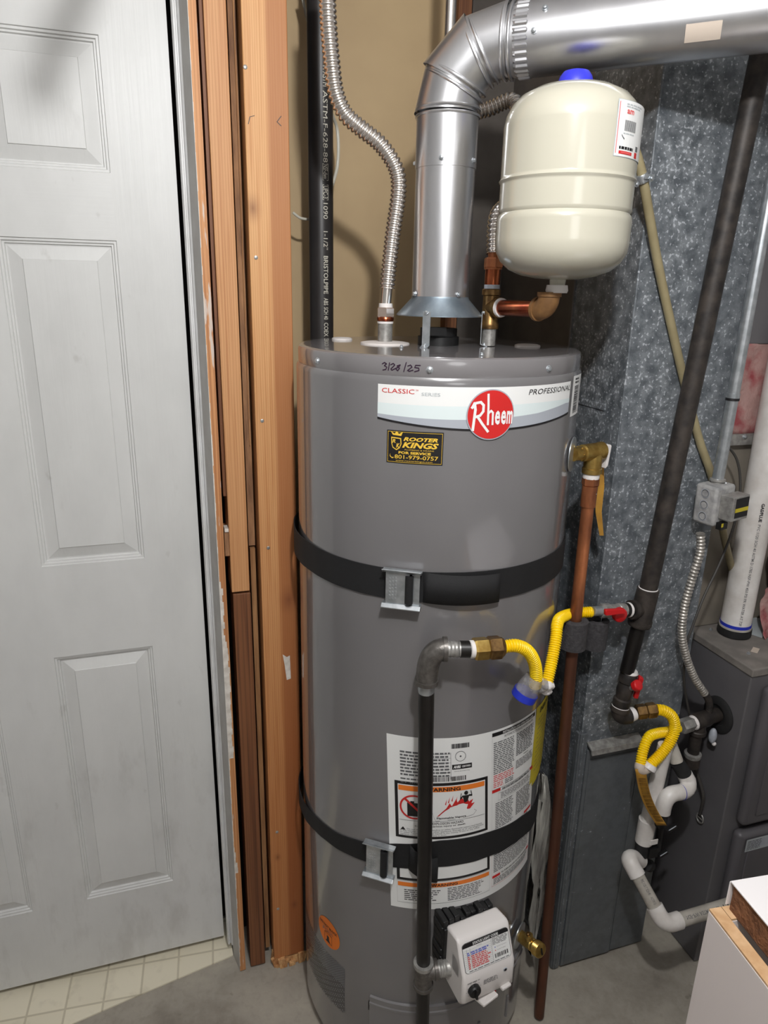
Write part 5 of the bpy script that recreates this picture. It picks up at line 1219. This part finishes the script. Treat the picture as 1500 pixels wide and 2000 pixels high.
    b = MB(); b.box((.01, -.012, -.048), (.03, 0, -.034), 'black', fr); b.box((.010, -.0125, -.042), (.016, -.0122, -.034), 'yellowl', fr); b.build('wire_nut_tab', k, 0)
    P = [g(1368, 1042, 1.09), g(1367, 1080, 1.09), g(1350, 1135, 1.095), g(1336, 1190, 1.10), g(1332, 1240, 1.105), g(1341, 1285, 1.11), g(1357, 1325, 1.115), g(1376, 1354, 1.12)]
    t = thing('armoured_cable', P[0], 'ribbed silver armoured cable curving from junction box down to furnace', 'cable')
    b = MB(); flex(b, P, .0092, .0078, .0028, 'mc', 14, 4); b.build('armour', t, 60)
    b = MB(); flex(b, [P[-1], g(1384, 1368, 1.122), g(1385, 1385, 1.124), g(1380, 1402, 1.126)], .0085, .0045, .001, 'iron2', 12, 4); b.build('cable_end', t)
    b = MB(); P = [g(1420, 868, 1.20), g(1440, 900, 1.19), g(1446, 950, 1.18), g(1438, 1010, 1.17), g(1410, 1090, 1.15), g(1375, 1165, 1.13), g(1352, 1225, 1.12), g(1340, 1262, 1.12), g(1336, 1330, 1.13), g(1347, 1400, 1.14)]
    b.tube(spline(P, 8), .0028, 'wirek', 8); tag(b.build('thermostat_wire', None), 'thin dark wire drooping from flange past ribbed cable', 'wire')
    # big white PVC
    q = pZ(1433, 1236, .860); t = thing('white_drain_stack', q, 'fat vertical white PVC pipe standing on furnace top at right edge', 'pipe')
    top = g(1436, 1200, q.y); r = .0345
    b = MB(); b.tube([V((q.x, q.y, .886)), V((q.x, q.y, 1.75))], r, 'pvc', 40); b.build('pvc_pipe', t)
    b = MB(); b.lathe([(r+.0008, .884), (r+.0008, .892)], V((q.x, q.y, 0)), (0, 0, 1), 'blueband', 40); b.lathe([(r+.0022, .878), (r+.0022, .884)], V((q.x, q.y, 0)), (0, 0, 1), 'pvcg', 40); b.build('primer_ring', t)
    b = MB(); b.lathe([(r+.003, .8605), (r+.004, .864), (r+.0035, .879)], V((q.x, q.y, 0)), (0, 0, 1), 'rubber', 40); b.build('rubber_coupling', t)
    va = math.atan2(-q.x, -(-q.y))
    def pm(u, v, h): a_ = math.radians(-14)+v/r; rr_ = r+.0006+h; e = V((-q.x, -q.y, 0)).normalized(); s_ = V((-e.y, e.x, 0)); return V((q.x, q.y, 1.18-u))+e*(rr_*math.cos(a_+.55))+s_*(rr_*math.sin(a_+.55))
    D = Dec(pm); D.text('GAS/FLUE', -.02, -.0035, .024, .0035, 'ink', 0, .04); D.text('PVC 1120 SCH 40 ASTM D 1785 NSF-PW 450 PSI PR WATER AT 73F', .03, -.003, .285, .003, 'inkg', 0, .01); D.build('pipe_print', t)
    # small drains
    y1 = 1.075
    t = thing('condensate_drain', g(1270, 1600, y1), 'white PVC condensate drain pipe standing against duct below yellow loop', 'pipe')
    b = MB(); b.tube([g(1263, 1612, y1), g(1289, 1500, y1), g(1300, 1455, y1)], .0165, 'pvc', 24); b.build('drain_pipe', t)
    b = MB(); b.tube([g(1257, 1643, y1), g(1265, 1600, y1)], .0195, 'pvc', 24); b.build('coupling', t)
    b = MB(); b.tube([g(1252, 1668, y1), g(1256, 1644, y1)], .0160, 'rubber', 20); b.tube([g(1290, 1612, y1), g(1283, 1660, y1)], .008, 'rubber', 10); b.box((-.01, -.01, -.012), (.014, .006, .014), 'black', Matrix.Translation(g(1270, 1662, y1-.01))); b.box((-.012, -.002, -.005), (.008, .0, .008), 'pvc', Matrix.Translation(g(1278, 1645, y1-.02))); b.build('rubber_adapter', t)
    t = thing('drain_trap', g(1320, 1540, y1-.02), 'white PVC elbow trap with blue pen mark before the furnace', 'pipe')
    ya = y1-.01
    A = g(1308, 1450, ya+.03); B = g(1322, 1488, ya+.01); C_ = g(1337, 1512, ya); E_ = g(1350, 1544, ya-.02)
    b = MB(); b.tube([A, B], .0145, 'pvcg', 22); b.build('inlet_pipe', t)
    b = MB(); b.tube([B, C_], .0165, 'rubber', 22); b.build('rubber_coupling', t)
    b = MB(); b.tube([C_]+arc_elbow(g(1343, 1524, ya-.005), E_, g(1325, 1548, ya-.02), 6)+arc_elbow(g(1318, 1549, ya-.02), g(1298, 1552, ya-.02), g(1294, 1585, ya-.02), 6), .0172, 'pvc', 24); b.build('elbows', t)
    b = MB(); p = g(1331, 1547, ya-.02); dd = (g(1318, 1549, ya-.02)-p).normalized(); b.lathe([(.0176, -.0006), (.0176, .0006)], p, dd, 'blueband', 24); b.build('pen_mark', t)
    b = MB(); b.tube([g(1294, 1585, ya-.02), g(1290, 1612, ya-.02)], .013, 'rubber', 18); b.build('outlet_adapter', t)
    # floor run
    t = thing('floor_drain_run', g(1228, 1668, 1.06), 'low white PVC drain run with two elbows crossing before furnace', 'pipe')
    k0 = g(1262, 1688, 1.085); k1 = g(1224, 1672, 1.06); e2 = g(1298, 1806, .955)
    dn = (e2-k1).normalized()
    b = MB(); b.tube([k0+(k0-k1).normalized()*.02, k0], .0145, 'rubber', 20); b.build('rubber_adapter', t)
    s0 = g(1250, 1680, 1.075); s1 = k1+dn*.045
    b = MB(); b.tube([s0]+arc_elbow(k1+(s0-k1)*.55, k1, k1+dn*.022, 7)+[s1], .0185, 'pvc', 26); b.build('elbow', t)
    s2 = e2-dn*.040; b = MB(); b.tube([s1, s2], .0150, 'pvcg', 22); b.build('sloped_pipe', t)
    xr = V((1, 0, .012)).normalized()
    b = MB(); b.tube([s2]+arc_elbow(e2-dn*.022, e2, e2+xr*.022, 7)+[e2+xr*.040], .0188, 'pvc', 26); b.build('elbow', t)
    b = MB(); b.tube([e2+xr*.038, e2+xr*.55], .0155, 'pvcg', 22); b.build('level_pipe', t)
    up_s = dn.cross(right0).normalized(); up_s = up_s if up_s.dot(CAM-s1) > 0 else -up_s; rt = up_s.cross(dn)
    D = Dec(lambda u, v, h: s1+(s2-s1).normalized()*u+(up_s*math.cos(v/.015)+rt*math.sin(v/.015))*(.0154+h)); L = (s2-s1).length
    D.text('PVC 1120 1" SCH 40', L*.1, -.0035, L*.6, .0035, 'inkg', .0, .01); D.text('ASTM D', L*.68, -.003, L*.92, .003, 'inkg', 0); D.build('pipe_print', t)
    cdv = (CAM-e2); cdv = (cdv-xr*cdv.dot(xr)).normalized(); ct = cdv.cross(xr)*-1
    D = Dec(lambda u, v, h: e2+xr*u+(cdv*math.cos(v/.0155)+xr.cross(cdv)*(-1)*math.sin(v/.0155)*-1)*(.0158+h)); D.text('NSF-PW ASTM D 1785', .05, -.004, .14, .004, 'inkg', 0, .01); D.text('PVC', .15, -.004, .18, .004, 'ink', 0, .02); D.build('pipe_print', t)
    for (px, py, lab) in ((1295, 1668, 'tiny black bracket lying beside the white drain coupling'), (1312, 1618, 'small black clip under brown paper tag')):
        b = MB(); q = g(px, py, 1.07 if px < 1300 else 1.03); b.box((-.012, -.004, -.004), (.012, .004, .004), 'black', Matrix.Translation(q) @ Matrix.Rotation(-.4, 4, 'Y')); b.box((-.010, -.005, .004), (.010, -.003, .0055), 'silv', Matrix.Translation(q) @ Matrix.Rotation(-.4, 4, 'Y')); tag(b.build('metal_clip', None, 0, bevel=.001), lab, 'clip')
rightpipes()

# ------------------------------------------------------------------ ABS stack, wires, plastic
def misc():
    q = pY(627, 420, 1.545); t = thing('black_drain_stack', (q.x, q.y, 0), 'vertical black ABS drain pipe with white printing behind heater', 'pipe'); r = .0255
    b = MB(); b.tube([V((q.x, q.y, 0)), V((q.x, q.y, 2.43))], r, 'abs', 32); b.build('abs_pipe', t)
    e = V((-q.x, -q.y, 0)).normalized(); s_ = V((-e.y, e.x, 0))
    zof = lambda py: pY(633, py, q.y-.02).z
    def pm(u, v, h): a_ = v/r+.38; rr_ = r+.0005+h; return V((q.x, q.y, 2.0-u))+e*(rr_*math.cos(a_))+s_*(rr_*math.sin(a_))
    D = Dec(pm)
    for s, y0, y1, bo in (('ASTM-F-628-88', 178, 318, 0), ('NSF-dwv', 322, 350, 0), ('UPC-3', 364, 388, 0), ('1090', 397, 428, 0), ('1-1/2"', 452, 488, 0), ('BRISTOLPIPE', 500, 574, .01), ('ABS', 582, 596, .01), ('SCH 40', 600, 624, .01), ('COEX', 630, 657, .01), ('Pl ASTM', 130, 170, 0)):
        D.text(s, 2.0-zof(y0), -.0048, 2.0-zof(y1), .0048, 'wirew', 0, bo)
    for y0, y1 in ((320, 353), (361, 391)): D.frame(2.0-zof(y0), -.0062, 2.0-zof(y1), .0062, .0007, 'wirew', 0)
    D.build('pipe_print', t)
    b = MB(); P = [pY(648, 222, 1.575), pY(658, 250, 1.60), pY(661, 290, 1.60), pY(658, 330, 1.60), pY(648, 365, 1.575)]; b.tube(spline(P, 8), .0035, 'wirew', 8); tag(b.build('white_cable', None), 'white cable bowing out from right side of black drain pipe', 'cable')
    b = MB(); P = [pY(572, 415, 1.60), pY(585, 425, 1.60), pY(597, 428, 1.60), pY(607, 428, 1.60)]; b.tube(spline(P, 8), .0028, 'wirew', 8); tag(b.build('white_cable', None), 'short white cable between wooden post and black drain pipe', 'cable')
    b = MB(); P = [pY(588, -20, 1.62), pY(596, 20, 1.62), pY(602, 45, 1.6)]; b.tube(spline(P, 6), .003, 'wirew', 8); tag(b.build('white_cable', None), 'white cable slanting down at top left of black drain pipe', 'cable')
    # crumpled document pouch behind the heater's right side
    t = MB(); random.seed(9); rows = [(1060, 1512, .006), (1063, 1560, .016), (1060, 1620, .022), (1054, 1680, .018), (1047, 1740, .015), (1042, 1800, .010), (1038, 1862, .006)]
    vs = []; n = 8
    for (px, py, w_) in rows:
        c = pY(px, py, 1.135)
        for i in range(n+1): vs.append(c+right0*(w_*(2*i/n-1))+V((0, .012*math.sin(i*2.3+py*.05)-.006*random.random(), .003*random.random())))
    t.add(vs, [(j*(n+1)+i, j*(n+1)+i+1, (j+1)*(n+1)+i+1, (j+1)*(n+1)+i) for j in range(len(rows)-1) for i in range(n)], 'film'); o = t.build('document_pouch', None, 50, solid=.0008); tag(o, 'crumpled clear plastic pouch hanging behind heater beside copper pipe', 'plastic pouch')
    # cabinet corner bottom right
    x0, yb = .630, .545; zb = .888
    t = thing('cabinet', (x0, yb, 0), 'pale cabinet corner with white laminate top and chipped brown edge', 'cabinet')
    th = math.radians(-6); fr = Matrix.Translation((x0, yb, 0)) @ Matrix.Rotation(th, 4, 'Z')
    b = MB(); b.box((0, -.62, 0), (.018, 0, zb-.003), 'cab', fr); b.box((.018, -.02, 0), (.62, 0, zb-.003), 'cab', fr); b.build('side_panel', t, 0, bevel=.001)
    b = MB(); b.box((.0005, -.62, zb-.003), (.0175, 0, zb), 'chipl', fr); b.box((.0185, -.0195, zb-.003), (.62, 0, zb), 'chipl', fr); b.build('raw_panel_edge', t, 0)
    b = MB(); b.box((.026, -.62, zb-.002), (.62, -.004, zb+.040), 'chip', fr); b.build('top_core', t, 0, bevel=.002)
    b = MB(); b.box((.023, -.62, zb+.040), (.62, -.001, zb+.0425), 'lam', fr); b.box((.0225, -.0015, zb+.004), (.62, .0, zb+.041), 'lam', fr); b.build('laminate_top', t, 0, bevel=.001)
    # cable above the frame, its soft shadow falls on the door
    Lp = V((.18, .15, 2.22)); d1 = pY(165, -80, 1.465); d2 = pY(70, 200, 1.465); a_ = Lp+(d1-Lp)*.45; c_ = Lp+(d2-Lp)*.45
    b = MB(); b.tube(spline([V((a_.x+.05, a_.y, 2.44)), a_, (a_+c_)/2, c_], 6), .011, 'wirek', 10); tag(b.build('hanging_cable', None), 'dark cable hanging from ceiling in front of the white door', 'cable')
    # lamp holder above the camera
    t = thing('ceiling_lamp', (.18, .15, 2.44), 'bare bulb holder on ceiling above the viewer', 'lamp')
    b = MB(); b.lathe([(.055, 0), (.055, .008), (.030, .018), (.022, .030), (.020, .040)], V((.18, .15, 2.44)), (0, 0, -1), 'wplast', 28); b.build('lamp_holder', t)
misc()
clean_base()
for pre, g in (('gas_shutoff_valve', 'gas shutoff valves with red handles'), ('gas_flex_connector', 'yellow gas flex connectors'), ('pipe_foam', 'grey foam pieces on the pipes'), ('white_cable', 'white cables by the black drain pipe'), ('metal_clip', 'small clips by the condensate drain')):
    for o in bpy.data.objects:
        if o.name.split('.')[0] == pre and o.parent is None: o['group'] = g
